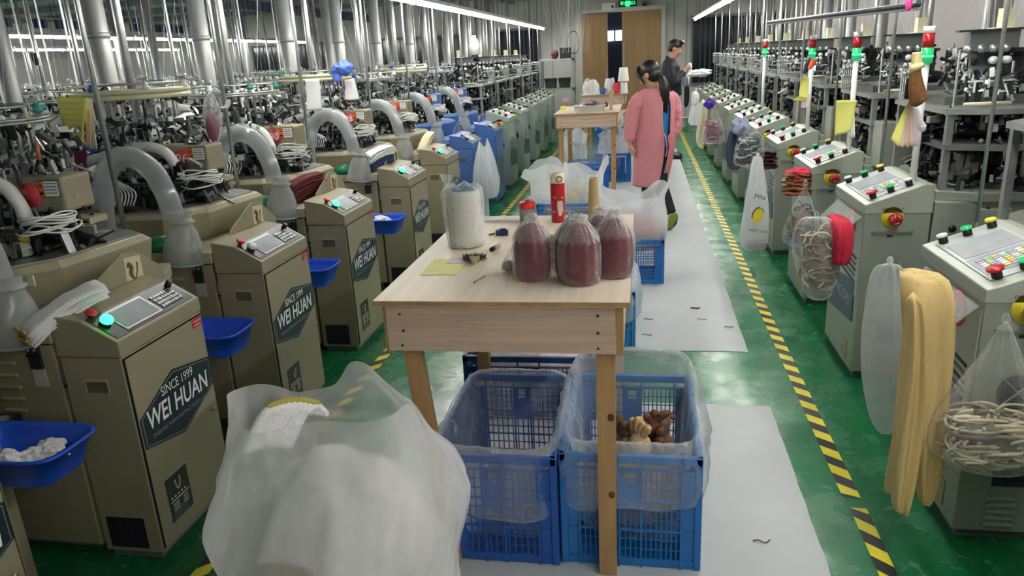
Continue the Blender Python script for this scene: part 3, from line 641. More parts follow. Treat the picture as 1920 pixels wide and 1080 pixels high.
    threads(t, (.65, .4), 1.7, 2.7, 6, R)
    return t
def xf2(x, w, z): return [(x, .03, z), (x, w, z)]
# ---- row along the left of the aisle ----
LY = [1.02, 2.03, 3.02, 4.02, 5.30, 6.42]
LN = ['', '', '26', '30', '28', '29']
LL = ['beige sock knitting machine nearest the camera, mostly outside the frame',
      'beige sock knitting machine with folded white socks on its console, nearest fully seen',
      'beige sock knitting machine marked 26, with no socks on its console',
      'beige sock knitting machine with the maroon sock stack beside its logo bracket',
      'beige sock knitting machine with the white and navy cloth on its bracket',
      'beige sock knitting machine with cream socks, last beige one before the blue machines']
for k, y in enumerate(LY):
    left_machine(y, LN[k], beige, beigeL, LL[k], None, 11+k, lamp=(k not in (2,)), redmush=(k != 4))
left_machine(7.52, '18', blueE, mat('mid_blue_enamel', '5b80c2', .35), 'blue sock knitting machine right after the beige ones, orange stop button on its console', None, 31, lamp=False, plate=False)
left_machine(8.78, '', blueE, mat('mid_blue_enamel', '5b80c2', .35), 'blue sock knitting machine standing next to the grey-green ones', None, 32, lamp=False, plate=False, redmush=False)
tall = mat('old_green_enamel', '8b9b93', .4, var=.06, scale=3); tallL = mat('old_green_light', 'a4b0a8', .4)
for k, y in enumerate((9.75, 10.95, 12.2, 13.4, 14.55)):
    right_machine(y, '', -1, ('nearest', 'second', 'third', 'fourth', 'farthest')[k]+' of the grey-green knitting machines in the row left of the wooden tables', 'grey-green machines', 40+k, tower=False, rich=False, col=tall, colL=tallL)
# ---- row along the right of the aisle ----
RYs = [1.15, 2.43, 3.78, 4.98, 6.25, 7.45, 8.6, 9.75, 10.95, 12.15, 13.35, 14.5]
RN = ['46', '45', '40', '', '', '', '', '', '', '', '', '']
RL = ['grey sock knitting machine at the bottom right corner, only a low edge showing', 'grey sock knitting machine numbered 45 at the right edge, cream stockings hanging from it',
      'grey sock knitting machine numbered 40 with a coiled white cord on its console', 'grey sock knitting machine with the red cloth and brown socks heaped at its console side',
      'grey sock knitting machine with a maroon sock stack on its tray', 'grey sock knitting machine just beyond the one with the maroon sock stack',
      'grey sock knitting machine beside the bag of silver scraps', 'grey sock knitting machine above the pinkish hanging bag', 'grey sock knitting machine beside the long cream cloth',
      'grey sock knitting machine third from the far end of the right row', 'grey sock knitting machine with a white cloth lying on its console, by the man', 'farthest grey sock knitting machine on the right, by the end wall']
for k, y in enumerate(RYs):
    right_machine(y, RN[k], 1, RL[k], None, 60+k, tower=(k in (1, 2, 3, 4, 6)), box=(k in (3, 4, 5)), rich=(k < 4))
# ---- rows farther left ----
def back_machine(seed, col, colL, ringcol, flip):
    R = random.Random(seed); t = thing('knitting_machine', (0, 0, 0), '', 'knitting machine')
    MB().box((-.35, -.38, 0), (.35, .38, .92), col).box((-.30, -.32, .92), (.30, .32, 1.0), colL).build('body', t, bevel=.01)
    MB().box((.36, -.3, .03), (.58, .15, .86), col).prism([(.355, .86), (.585, .86), (.585, .88), (.46, .97), (.355, .97)], -.3, .15, colL, 'y').build('console', t, bevel=.006)
    c = (-.02, 0); b = MB(); b.lathe([(.14, 1.0), (.14, 1.1), (.1, 1.12), (.1, 1.22), (.14, 1.23), (.14, 1.25), (.04, 1.27)], (c[0], c[1], 0), oily, 18)
    clutter(b, c, .3, 1.0, 1.14, 80, R, (iron, oily, alu, greyD, teal), .07, .3); clutter(b, c, .26, 1.15, 1.3, 80, R, (iron, oily, steel, alu, whitep), .06, .1); b.build('knitting_head', t)
    b = MB(); clutter(b, (0, 0), .42, 1.33, 1.52, 240, R, (iron, alu, oily, greyD, steel, whitep), .055, .1); b.box((-.4, -.02, 1.33), (.4, .02, 1.35), greyD).box((-.02, -.4, 1.33), (.02, .4, 1.35), greyD)
    b.build('yarn_selector', t)
    creel_ring(t, (0, 0), .36, 1.57, ringcol, R, 8, ring=ivory if seed == 102 else alu)
    b = MB()
    for k in range(7):
        a = R.uniform(0, 6.28); b.lathe([(.02, 0), (.03, .005), (.022, .09), (.008, .1)], (.3*math.cos(a), .3*math.sin(a), 1.43), R.choice((yarnw, yarnb, yarnr, yarnw)), 10)
    b.build('yarn_cones', t)
    MB().box((-.2, -.42, 1.2), (.1, -.3, 1.34), colL).box((-.15, -.424, 1.24), (-.02, -.42, 1.3), screenblue).build('control_box', t, bevel=.01)
    MB().tube([(-.1, -.5, 1.33), (-.25, -.5, 1.345), (-.45, -.5, 1.34), (-.55, -.45, 1.25), (-.5, -.4, 1.12)], .03, hose, 10).build('white_hose', t)
    if flip: MB().cyl((-.25, .42, 0), (-.25, .42, ZC-.02), .05, duct, 14).build('vertical_duct', t)
    MB().cyl((.22, .40, .9), (.22, .40, ZC-.02), .018, steel, 8).cyl((.0, -.42, 1.0), (.0, -.42, ZC-.02), .008, steel, 6).build('steel_pole', t)
    threads(t, (0, 0), 1.3, 2.6, 3, R)
    return t
protos = [back_machine(101, blueD, blueE, (teal, whitep), 1), back_machine(102, blueE, blueD, (yarnb, whitep, teal), 0), back_machine(103, greyE, greyL, (whitep, ivory), 0)]
used = set()
rows = [(-3.75, 1.9, 11, 1.15, (0, 1, 0, 2), 'in the second row, back to back with the beige machines', 'second-row machines'),
        (-5.6, 3.4, 10, 1.2, (0, 0, 1, 2), 'in the third row across the hall, behind the second-row machines', 'third-row machines'),
        (-7.4, 5.0, 9, 1.25, (2, 0, 1), 'far across the hall under the upper light strip', 'far machines under the upper light strip'),
        (-9.4, 7.4, 7, 1.3, (2, 1), 'at the far left of the hall under the lower light strip', 'far-left machines')]
cn = {0: 'navy-bodied', 1: 'blue-bodied', 2: 'grey-bodied'}
for x, y0, n, st, pat, where, grp in rows:
    for k in range(n):
        pi = pat[k % len(pat)]; o = protos[pi] if pi not in used else copy_tree(protos[pi]); used.add(pi)
        o.location = (x, y0+st*k, 0); o.rotation_euler.z = PI if (x < -4 and int(x) % 2 == 0) or x == -3.75 else 0
        tag(o, cn[pi]+' sock knitting machine '+where, 'knitting machine', cn[pi]+' '+grp)
# suction pipe runs behind the first row
for (x, z, y0, y1, lab) in ((-3.05, 1.49, .5, 9.2, 'long grey suction pipe running level behind the beige machines'), (-4.7, 1.3, .8, 16, 'long grey suction pipe running level between the second and third machine rows')):
    t = thing('suction_pipe', (x, 0, z), lab, 'pipe'); MB().cyl((0, y0, 0), (0, y1, -.0), .035, duct, 14).build('pipe', t)
    b = MB()
    y = y0+.6
    while y < y1: b.cyl((0, y, 0), (0, y+.06, 0), .04, iron, 14); b.cyl((0, y+.03, 0), (0, y+.03, -z), .015, iron, 8); y += 2
    b.build('pipe_stand', t)
for k, y in enumerate(LY[1:]+[7.52]):
    tag(MB().tube([(-3.02, y+1.15, 1.49), (-2.78, y+1.18, 1.49), (-2.62, y+1.1, 1.47), (-2.62, y+.95, 1.43), (-2.75, y+.7, 1.34), (-2.84, y+.42, 1.22)], .034, hose, 12).build('suction_hose'), 'white bent suction hose behind the machine '+('with folded white socks', 'marked 26 with the bare console', 'with the maroon socks', 'with the navy and white cloth', 'with the cream socks', 'that is the first blue one')[k], 'hose')
# ================= wooden tables =================
pine = mat('pale_pine', 'cdb09c', .5, var=.16, scale=3.2, stretch=(.7, 14, 14), bump=.1, bscale=10)
pineT = mat('pine_table_top', 'f0dfca', .42, var=.09, scale=3, stretch=(12, .8, 7))
pineL = mat('pine_leg', 'b08a5c', .55, var=.16, scale=4, stretch=(6, 6, .7)); knot = mat('wood_knot', '5a3520', .6)
def table(x0, x1, y0, y1, z, label, splay=0, ap=.155, legw=.058):
    t = thing('wooden_table', ((x0+x1)/2, (y0+y1)/2, 0), label, 'table'); ox, oy = (x0+x1)/2, (y0+y1)/2; a, b_ = (x1-x0)/2, (y1-y0)/2
    MB().box((-a, -b_, z-.018), (a, b_, z), pineT).box((-a-.001, -b_-.001, z-.0165), (a+.001, -b_+.0, z-.002), pineL).box((a, -b_, z-.0165), (a+.001, b_, z-.002), pineL).build('table_top', t)
    b = MB(); i = .03
    b.box((-a+i, -b_+.02, z-.018-ap), (a-i-.012, -b_+.04, z-.018), pine)
    for zz in (.03, .085, .135):
        for xx in (-a+i+.045+(.008 if zz == .085 else 0), a-i-.065): b.cyl((xx, -b_+.0205, z-.02-zz), (xx, -b_+.018, z-.02-zz), .0045, knot, 10)
    b.build('front_apron', t)
    MB().box((-a+i, b_-.04, z-.018-ap), (a-i, b_-.02, z-.018), pine).build('back_apron', t)
    for s in (-1, 1):
        q = MB().box((s*(a-i)-.01, -b_+.025, z-.018-ap-.006), (s*(a-i)+.01, b_-.02, z-.018), pine); q.box((s*(a-i)-.0105, -b_+.0235, z-.018-ap-.006), (s*(a-i)+.0105, -b_+.025, z-.018), pineL)
        q.build('side_apron', t)
    for sx in (-1, 1):
        for sy in (-1, 1):
            cx, cy = sx*(a-i-.045), sy*(b_-.04-legw/2); bx = cx+(splay if (sx < 0 and sy < 0) else 0)
            h = legw/2; q = MB()
            q.loft([[(bx-h, cy-h*.7, 0), (bx+h, cy-h*.7, 0), (bx+h, cy+h*.7, 0), (bx-h, cy+h*.7, 0)], [(cx-h, cy-h*.7, z-.02), (cx+h, cy-h*.7, z-.02), (cx+h, cy+h*.7, z-.02), (cx-h, cy+h*.7, z-.02)]], pineL, True, False)
            if sx > 0 and sy < 0:
                for zz in (.32, .60): q.sph((cx+h*.5, cy-h*.7, zz), (.011, .002, .014), knot, 10, 6)
            q.build('leg', t, bevel=.002)
    return t
table(-.815, -.03, 2.06, 3.28, 1.0, 'nearest wooden table of pale pine, covered with maroon yarn cones', splay=.09)
table(-1.04, -.255, 9.12, 10.4, 1.0, 'second wooden table, holding a white tray of papers, beside the woman in pink')
table(-1.01, -.24, 12.95, 14.2, 1.0, 'farthest wooden table, with the small white lamp on it')
# ================= crates =================
def crate(x0, x1, y0, y1, h, label, m=crateb, cell=.019, name='plastic_crate'):
    a, d = (x1-x0)/2, (y1-y0)/2; t = thing(name, ((x0+x1)/2, (y0+y1)/2, .006), label, 'crate')
    b = MB(); b.box((-a+.01, -d+.01, 0), (a-.01, d-.01, .012), m).build('base', t)
    r = MB(); w = .022
    for z0, z1, e in ((h-.03, h, .012), (h-.06, h-.052, .006), (0, .03, .006)):
        for q in (((-a-e, -d-e), (a+e, -d+.008)), ((-a-e, d-.008), (a+e, d+e)), ((-a-e, -d+.008), (-a+.008, d-.008)), ((a-.008, -d+.008), (a+e, d-.008))): r.box((q[0][0], q[0][1], z0), (q[1][0], q[1][1], z1), m)
    r.build('rim', t, bevel=.003)
    def wall(L, T, nm):
        b = MB(); b.T = T; z0, z1 = .03, h-.055; c = L*.17
        for s in (-1, 1): b.box((s*L-(.045 if s > 0 else 0), -.003, z0), (s*L+(.045 if s < 0 else 0), .003, z1), m)
        b.box((-c, -.004, h*.52), (c, .004, z1-.05), m).box((-c, -.004, z1-.012), (c, .004, z1), m).box((-c, -.004, z1-.05), (-c+.02, .004, z1), m).box((c-.02, -.004, z1-.05), (c, .004, z1), m)
        for k in range(4): b.box((-L, -.007, z0+(z1-z0)*k/3-.003), (L, .001, z0+(z1-z0)*k/3+.003), m)
        for x in (-L+.05, L-.05, -c, c): b.box((x-.003, -.012, 0), (x+.003, .003, h), m)
        x = -L+.05
        while x < L-.05:
            if not (-c < x < c): b.box((x-.0022, -.002, z0), (x+.0022, .002, z1), m)
            else: b.box((x-.0022, -.002, z0), (x+.0022, .002, h*.52), m)
            x += cell
        for z in [z0+(z1-z0)*k/9 for k in range(1, 9)]: b.box((-L, -.002, z-.002), (L, .002, z+.002), m)
        b.build(nm, t)
    wall(a-.004, Matrix.Translation((0, -d, 0)), 'side_wall'); wall(a-.004, Matrix.Translation((0, d, 0)) @ Matrix.Rotation(PI, 4, 'Z'), 'side_wall')
    wall(d-.004, Matrix.Translation((-a, 0, 0)) @ Matrix.Rotation(-PI/2, 4, 'Z'), 'side_wall'); wall(d-.004, Matrix.Translation((a, 0, 0)) @ Matrix.Rotation(PI/2, 4, 'Z'), 'side_wall')
    for sx in (-1, 1):
        for sy in (-1, 1): MB().box((sx*a-.012, sy*d-.012, 0), (sx*a+.012, sy*d+.012, h), m).build('corner_post', t, bevel=.004)
    return t
def rrect(a, d, n=64, p=6):
    o = []
    for i in range(n):
        t = 2*PI*i/n; c, s = math.cos(t), math.sin(t); k = (abs(c)**p+abs(s)**p)**(-1/p); o.append((a*c*k, d*s*k))
    return o
def crate_liner(x0, x1, y0, y1, h, hang, label, seed, fm=None, puff=0.0, back=0.0):
    a, d = (x1-x0)/2, (y1-y0)/2; P = rrect(a, d, 120); R = []; n = len(P)
    def ring(k, z, amp, dz=0, f=14):
        return [((k if False else 1)*x*(1+k/max(a, .01)) + 0, y*(1+k/max(d, .01)), z+dz*nz(x*f, y*f, seed)+0) for x, y in P]
    def rg(off, z, amp, zamp, fr):
        o = []
        for x, y in P:
            e = off+amp*nz(x*fr, y*fr, seed+z*7); L = math.hypot(x, y); bk = max(0, y/d)*back
            o.append((x+e*x/L, y+e*y/L, z+zamp*nz(x*4, y*4, seed+3)+(bk if z > h*.98 else 0)))
        return o
    R = [rg(-.10, .03, .03, .0, 9), rg(-.045, .12, .03, 0, 12), rg(-.035, h*.5, .03, 0, 14), rg(-.03, h*.8, .025, 0, 16), rg(-.018, h-.03, .012, 0, 30), rg(-.012, h+.012+puff*.3, .008, .01, 30),
         rg(.008, h+.014+puff, .01, .012, 30), rg(.024+puff*.6, h-.01+puff*.4, .012, .006, 30), rg(.026+puff, h-.07, .02, 0, 16), rg(.024+puff, h-hang*.6, .03, .02, 14), rg(.028+puff*.8, h-hang, .035, .06, 9), rg(.022+puff*.7, h-hang-.03, .03, .06, 9)]
    o = MB().loft(R, fm or liner, False).build('crate_liner'); o.location = ((x0+x1)/2, (y0+y1)/2, .012); tag(o, label, 'plastic bag'); return o
crate(-.70, -.285, 2.15, 2.80, .42, 'near left blue plastic crate under the table with vertical slots, lined and empty', mat('crate_deep_blue', '1a55a8', .4), .022)
crate_liner(-.70, -.285, 2.15, 2.80, .42, .22, 'clear liner bag folded over the near left blue crate', 3)
crate(-.255, .19, 2.17, 2.80, .43, 'near right blue plastic crate with square mesh, holding brown and tan gloves', crateb, .017)
crate_liner(-.255, .19, 2.17, 2.80, .43, .16, 'puffed clear liner bag standing up over the near right blue crate', 11, puff=.03, back=.07)
# gloves in the near right crate
tan = mat('tan_glove_fabric', 'c9a878', .9, bump=.3, bscale=120); brn = mat('brown_glove_fabric', '6d4a3a', .9, bump=.3, bscale=120)
gp = [(-.03, 2.42, tan, 'tan knitted glove lying in the near right crate, leftmost'), (.0, 2.36, tan, 'tan knitted glove folded in the near right crate beside the brown one'), (.085, 2.40, brn, 'dark brown knitted glove on the right of the near right crate'), (.045, 2.47, brn, 'dark brown knitted glove behind the tan ones in the near right crate'), (-.08, 2.45, brn, 'brown glove half hidden behind the table leg in the crate')]
for i, (x, y, m, l) in enumerate(gp):
    r = random.Random(i+5); b = MB(); b.sph((0, 0, 0), (.045, .04, .045), m, 14, 10)
    for k in range(5):
        a = -1.0+.5*k+r.uniform(-.1, .1); b.tube([(0, 0, 0), (.04*math.sin(a), -.01, .05*math.cos(a)+.01), (.07*math.sin(a), -.02, .075*math.cos(a)+.02*r.random()), (.085*math.sin(a+.3), -.015, .07*math.cos(a))], [.017, .015, .013, .009], m, 8)
    o = b.build('knitted_glove'); o.location = (x, y, .345+.02*(i % 2)); o.rotation_euler = (r.uniform(-.3, .3), r.uniform(-.6, .6), r.uniform(0, 3)); tag(o, l, 'glove')
tag(MB().sph((0, 0, 0), (.19, .24, .15), mat('brown_scrap_pile', '8d7462', .9, var=.35, scale=30, bump=1, bscale=40), 24, 14).build('scrap_pile'), 'heap of brown knitted scraps filling the near right crate below the gloves', 'fabric scraps', None, 'stuff').location = (-.03, 2.48, .17)
# crates farther back
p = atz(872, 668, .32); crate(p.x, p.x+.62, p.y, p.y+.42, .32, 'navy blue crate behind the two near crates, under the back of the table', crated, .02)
tag(MB().sph((0, 0, 0), (.26, .17, .12), mat('pale_pink_scrap', 'cfc3c6', .8, var=.1, scale=20, bump=.8, bscale=30), 24, 14).build('scrap_pile'), 'pale scraps in the navy blue crate', 'fabric scraps', None, 'stuff').location = (p.x+.31, p.y+.21, .2)
q = atz(1194, 657, 0); crate(q.x-.42, q.x-.02, q.y, q.y+.58, .36, 'light blue crate under the far right corner of the near table', mat('crate_light_blue', '3f8fd0', .4), .02)
crate_liner(q.x-.42, q.x-.02, q.y, q.y+.58, .36, .16, 'white liner bag over the light blue crate beside the table corner', 21, milk, puff=.02)
q2 = atz(1242, 533, 0); crate(q2.x-.50, q2.x, q2.y, q2.y+.36, .34, 'blue mesh crate behind the table holding a bag of dusty red knits', crateb, .018)
p3 = atz(1008, 384, .40); crate(p3.x, p3.x+.55, p3.y, p3.y+.38, .40, 'blue crate lined with film behind the thermos, white sacks in it', crateb, .022)
crate_liner(p3.x, p3.x+.55, p3.y, p3.y+.38, .40, .10, 'clear liner folded over the crate behind the thermos', 31)
q4 = atz(1181, 341, 0); crate(q4.x-.44, q4.x, q4.y, q4.y+.5, .38, 'blue crate standing under the second table, right side', crateb, .024)
crate(q4.x-.72, q4.x-.28, q4.y-.75, q4.y-.3, .36, 'blue crate with clear bags in front of the second table legs', mat('crate_bright_blue', '2a74c8', .4), .024)
crate(q4.x-.5, q4.x-.1, q4.y+.75, q4.y+1.2, .62, 'tall stacked blue crate farther under the second table', mat('crate_bright_blue', '2a74c8', .4), .024)
# ================= sacks and bags =================
def sack(c, rx, ry, h, seed, fm, label, open_=0.0, lean=(0, 0), name='plastic_sack', amp=.05, prof=None, nr=64, rim=.12, cat='plastic bag', fr=3.0):
    prof = prof or [(.0, .55), (.04, .85), (.2, 1.0), (.45, 1.05), (.65, 1.0), (.8, .92), (.9, .98+open_*.5), (1.0, 1.0+open_)]
    R = []
    for zf, k in prof:
        o = []
        for i in range(nr):
            a = 2*PI*i/nr; n1 = nz(math.cos(a)*fr, math.sin(a)*fr, zf*3+seed); n2 = nz(math.cos(a)*fr*3, math.sin(a)*fr*3, zf*8+seed)
            kk = k*(1+amp*3*n1+amp*.8*n2); z = h*zf+(rim*h*.8*nz(math.cos(a)*1.2, math.sin(a)*1.2, seed)*2+rim*h*.5*math.sin(a*2+seed))*max(0, zf-.6)*2.5
            o.append((rx*kk*math.cos(a)+lean[0]*zf, ry*kk*math.sin(a)+lean[1]*zf, max(z, 0)))
        R.append(o)
    o = MB().loft(R, fm, False).build(name, sub=1); o.location = c; return tag(o, label, cat)
def heap(c, rx, ry, rz, m, label, seed, name='fabric_heap', cat='fabric scraps', amp=.25):
    R = []
    for j in range(15):
        t = PI*min(max(j/14, .02), .98); R.append([(rx*math.sin(t)*math.cos(a)*(1+amp*nz(math.cos(a)*3, math.sin(a)*3, j*.4+seed)), ry*math.sin(t)*math.sin(a)*(1+amp*nz(math.cos(a)*3, math.sin(a)*3, j*.4+seed+9)), -rz*math.cos(t)*(1+amp*nz(math.cos(a)*4, math.sin(a)*4, j*.5+seed+4))) for a in [2*PI*i/30 for i in range(30)]])
    o = MB().loft(R, m, True).build(name, sub=1); o.location = c; tag(o, label, cat); o['kind'] = 'stuff'; return o
# white sacks in the crate behind the thermos
sack((p3.x+.12, p3.y+.2, .25), .17, .15, .46, 5, milk, 'open milky sack left of the thermos in the crate', .35, (-.06, 0), rim=.2)
sack((p3.x+.38, p3.y+.22, .25), .17, .15, .48, 8, milk, 'open milky sack of cream cloth right of the thermos', .2, (.05, 0), rim=.2)
heap((p3.x+.36, p3.y+.2, .42), .15, .13, .16, mat('cream_heap', 'ddd3bb', .9, bump=.4, bscale=40), 'cream cloth inside the milky sack right of the thermos', 3)
heap((p3.x+.12, p3.y+.2, .40), .14, .12, .12, mat('white_heap', 'e0deda', .9, bump=.4, bscale=40), 'white cloth inside the milky sack left of the thermos', 4)
# bag of dusty red knits
heap((q2.x-.2, q2.y+.17, .36), .19, .15, .14, mat('dusty_red_knit', 'b06a72', .9, var=.12, scale=12, bump=.7, bscale=50), 'dusty red knits bulging out of the blue mesh crate', 7)
sack((q2.x-.22, q2.y+.16, .24), .27, .19, .46, 14, milk, 'large milky bag spread open over the dusty red knits', .15, (-.03, .03), rim=.28)
# bags round the second table
sack((q4.x-.22, q4.y+.25, .30), .2, .2, .34, 17, milk, 'white bag bulging out of the crate under the second table', .1)
sack((q4.x-.5, q4.y-.5, .28), .2, .18, .32, 19, liner, 'clear crumpled bag in the crate in front of the second table', .2)
sack((q4.x-.78, q4.y+.6, .0), .16, .16, .62, 23, milk, 'tall pale bag standing left of the crates below the second table', .1)
sack((q4.x-.28, q4.y+.95, .62), .17, .17, .26, 27, liner, 'translucent bag on top of the tall stacked crate', .3)
# bag hanging off the blue machine
p = atz(930, 352, .42)
sack((-1.58, 7.55, .30), .12, .2, .55, 33, milk, 'white plastic bag hanging off the first blue machine', .0, (-.02, 0), prof=[(.0, .7), (.1, .95), (.3, 1.15), (.55, .95), (.8, .7), (1.0, .35)], amp=.1)
tag(MB().loft([[(-1.62+.04*math.cos(a), 7.55+.05*math.sin(a), z) for a in [2*PI*i/16 for i in range(16)]] for z in (.02, .15, .3)], milk, False).build('bag_tail'), 'twisted lower tail of a white bag trailing to the floor by the blue machine', 'plastic bag')
# ---- big foreground sack ----
rimF = [(425, 742, 1.46), (440, 770, 1.38), (455, 800, 1.30), (480, 812, 1.25), (530, 803, 1.23), (600, 790, 1.22), (680, 792, 1.22), (735, 778, 1.25), (757, 760, 1.33), (771, 758, 1.42),
        (772, 752, 1.50), (747, 735, 1.58), (715, 708, 1.64), (690, 684, 1.67), (668, 677, 1.68), (652, 684, 1.69), (640, 705, 1.69), (625, 722, 1.69), (590, 730, 1.68), (555, 735, 1.66), (520, 724, 1.62), (485, 720, 1.58), (450, 728, 1.53)]
rim = [aty(u, v, y) for u, v, y in rimF]
def resample(P, n):
    L = [0]
    for i in range(len(P)): L.append(L[-1]+(P[(i+1) % len(P)]-P[i]).length)
    o = []
    for k in range(n):
        s = L[-1]*k/n; i = max(j for j in range(len(P)) if L[j] <= s); f = (s-L[i])/(L[i+1]-L[i]); a, b_, c_, d_ = P[i-1], P[i], P[(i+1) % len(P)], P[(i+2) % len(P)]
        o.append(.5*((2*b_)+(c_-a)*f+(2*a-5*b_+4*c_-d_)*f*f+(3*b_-a-3*c_+d_)*f**3))
    return o
N = 150; rim = resample(rim, N); cx0 = Vector((-.72, 1.45, 0)); R = []
def bagring(z, xl, xr, yn, yf, seed, amp):
    o = []
    for i, p in enumerate(rim):
        a = PI+2*PI*i/N   # starts at the left, runs round the front
        c, s = math.cos(a), math.sin(a); X = (xl+xr)/2+(xr-xl)/2*c; Y = (yn+yf)/2+(yf-yn)/2*s
        q = 1+amp*nz(c*2, s*2, z*3+seed)+amp*.5*nz(c*6, s*6, z*7+seed)+.055*(abs(nz(c*5+z*4, s*5, z*2+seed))-.2)
        o.append(Vector(((xl+xr)/2+(X-(xl+xr)/2)*q, (yn+yf)/2+(Y-(yn+yf)/2)*q, z)))
    return o
low = [bagring(z, xl, xr, yn, yf, 3.3, .1) for z, xl, xr, yn, yf in ((.0, -.92, -.38, 1.2, 1.72), (.06, -.96, -.40, 1.16, 1.75), (.22, -.98, -.42, 1.13, 1.77), (.40, -.965, -.44, 1.13, 1.77), (.52, -.94, -.45, 1.14, 1.76), (.62, -.96, -.42, 1.13, 1.76), (.72, -1.0, -.40, 1.12, 1.76))]
t0 = low[-1]
for f in (.15, .3, .45, .6, .75, .88): low.append([t0[i].lerp(rim[i], f)+(t0[i]-cx0-Vector((0, 0, t0[i].z))).normalized()*(.05*(1-f)*(.2-abs(nz(i*.06+f*2.2, f*1.5, 7)))*2+.03*(.15-abs(nz(i*.11-f*3, f*2, 3)))) for i in range(N)])
low.append(rim)
bagm = film('foreground_film', 'f8f8fa', .30, .93, .14, 1.3, 4.5, .35)
o = MB().loft(low, bagm, False).build('plastic_sack', sub=1); tag(o, 'large open translucent white sack of socks in the foreground left of the table', 'plastic bag')
# its contents
R = []
for j in range(19):
    t = j/18; z = .03+.79*t; k = (1-max(0, t-.6)**2*4.2)*(.93 if t > .1 else .8)
    k = max(k, .05); R.append([(-.70+.245*k*math.cos(a)*(1+.16*nz(math.cos(a)*2, math.sin(a)*2, z*5)), 1.45+.25*k*math.sin(a)*(1+.16*nz(math.cos(a)*2, math.sin(a)*2, z*5+4)), z+.05*nz(math.cos(a)*k*3, math.sin(a)*k*3, 7)) for a in [2*PI*i/40 for i in range(40)]])
cont = mat('sock_mass', 'dedadb', .9, bump=.6, bscale=25, var=.06, scale=10)
o = MB().loft(R, cont, True).build('sock_mass', sub=1); o['kind'] = 'stuff'; tag(o, 'mass of white socks filling the foreground sack', 'socks'); o['kind'] = 'stuff'
o = heap((-.74, 1.28, .50), .20, .135, .15, mat('tan_sock_mass', '7a6440', .9, var=.25, scale=14, bump=.5, bscale=30), 'olive and tan socks showing low through the foreground sack', 12, 'sock_heap', 'socks')
toe = mat('olive_toe', 'a89a4e', .9)
for k in range(9):
    p = aty(500+9.5*k, 790-6*math.sin(k*.45)-1.0*k, 1.40+.012*k); b = MB()
    b.tube([p+Vector((-.03, -.06, -.05)), p+Vector((-.012, -.02, .0)), p+Vector((.002, .0, .022)), p+Vector((.012, .03, .018)), p+Vector((.02, .06, -.02))], [.010, .0115, .0115, .0115, .010], clothw, 8)
    b.tube([p+Vector((.004, .006, .03)), p+Vector((.010, .02, .032)), p+Vector((.014, .036, .022))], .0085, toe, 8)
    tag(b.build('white_sock'), 'white sock with an olive toe, lined up at the mouth of the foreground sack', 'sock', 'socks lined up in the foreground sack')
# ================= things on the near table =================
T1 = 1.0
def cone_bag(x, y, s, label, seed, grp=None):
    t = thing('bagged_yarn_cone', (x, y, T1+.001), label, 'yarn')
    MB().lathe([(.035, .0), (.052, .004), (.060, .03), (.061, .10), (.055, .14), (.042, .165), (.02, .18), (.008, .185)], (0, 0, 0), mat('maroon_yarn_cone', '6e1730', .8, var=.15, scale=12, bump=.5, bscale=120, stretch=(1, 1, 6)), 36).build('yarn', t)
    R = []
    for z, r, pl in ((.0, .045, .0), (.004, .058, .02), (.03, .066, .02), (.10, .0665, .02), (.14, .061, .04), (.162, .048, .09), (.18, .028, .16), (.192, .015, .22), (.202, .017, .3), (.208, .010, .2)):
        R.append([(r*(1+pl*math.sin(13*a+seed)+pl*.8*nz(3*math.cos(a), 3*math.sin(a), seed+z*9)+.02*nz(2*math.cos(a), 2*math.sin(a), z*20+seed))*math.cos(a), r*(1+pl*math.sin(13*a+seed))*math.sin(a), z+.004*pl*10*math.sin(7*a+seed)) for a in [2*PI*i/90 for i in range(90)]])
    MB().loft(R, thin, True).build('clear_wrapper', t)
    R = [[(r*(1+pl*(abs(math.sin(8*a+seed))-.5)*2+.1*nz(4*math.cos(a), 4*math.sin(a), seed))*math.cos(a), r*(1+pl*(abs(math.sin(8*a+seed))-.5)*2)*math.sin(a), z-.012*abs(math.sin(8*a+seed))*(z < .17)) for a in [2*PI*i/128 for i in range(128)]] for z, r, pl in ((.142, .0625, .015), (.165, .049, .08), (.185, .028, .18), (.198, .017, .25), (.205, .02, .3))]
    MB().loft(R, film('gathered_film', 'faf6f6', .12, .75, .07, .3, 20, .2), False).build('gathered_top', t)
    t.scale = (s, s, s); t.rotation_euler.z = seed
    return t
p = atz(995, 532, 1.0); cone_bag(p.x, p.y+.06, 1.0, 'maroon yarn cone in clear wrap, leftmost of those at the table front', 1)
p = atz(1085, 540, 1.0); cone_bag(p.x, p.y+.06, 1.03, 'maroon yarn cone in clear wrap, middle one at the table front edge', 2.2)
p = atz(1152, 527, 1.0); cone_bag(p.x-.003, p.y+.065, 1.02, 'maroon yarn cone in clear wrap, rightmost at the table edge', 3.1)
p = atz(1072, 408, 1.2); cone_bag(p.x, p.y, .98, 'maroon yarn cone in clear wrap, directly behind the middle front cone', 4.4)
p = atz(1124, 394, 1.2); cone_bag(p.x, p.y, .98, 'maroon yarn cone in clear wrap, farthest back beside the bare tube', 5.3)
p = atz(868, 468, 1.0); t = thing('bagged_yarn_roll', (p.x, p.y+.06, T1+.001), 'white yarn roll in a loose clear bag, on the left of the table', 'yarn')
MB().lathe([(.05, .0), (.062, .004), (.066, .02), (.066, .19), (.060, .215), (.044, .22), (.040, .20)], (0, 0, 0), yarnw, 36).build('yarn', t)
MB().lathe([(.041, .005), (.043, .0), (.043, .225), (.038, .225), (.037, .12)], (0, 0, 0), mat('cone_tube_blue', '2f6f86', .5), 24).build('inner_tube', t)
R = []
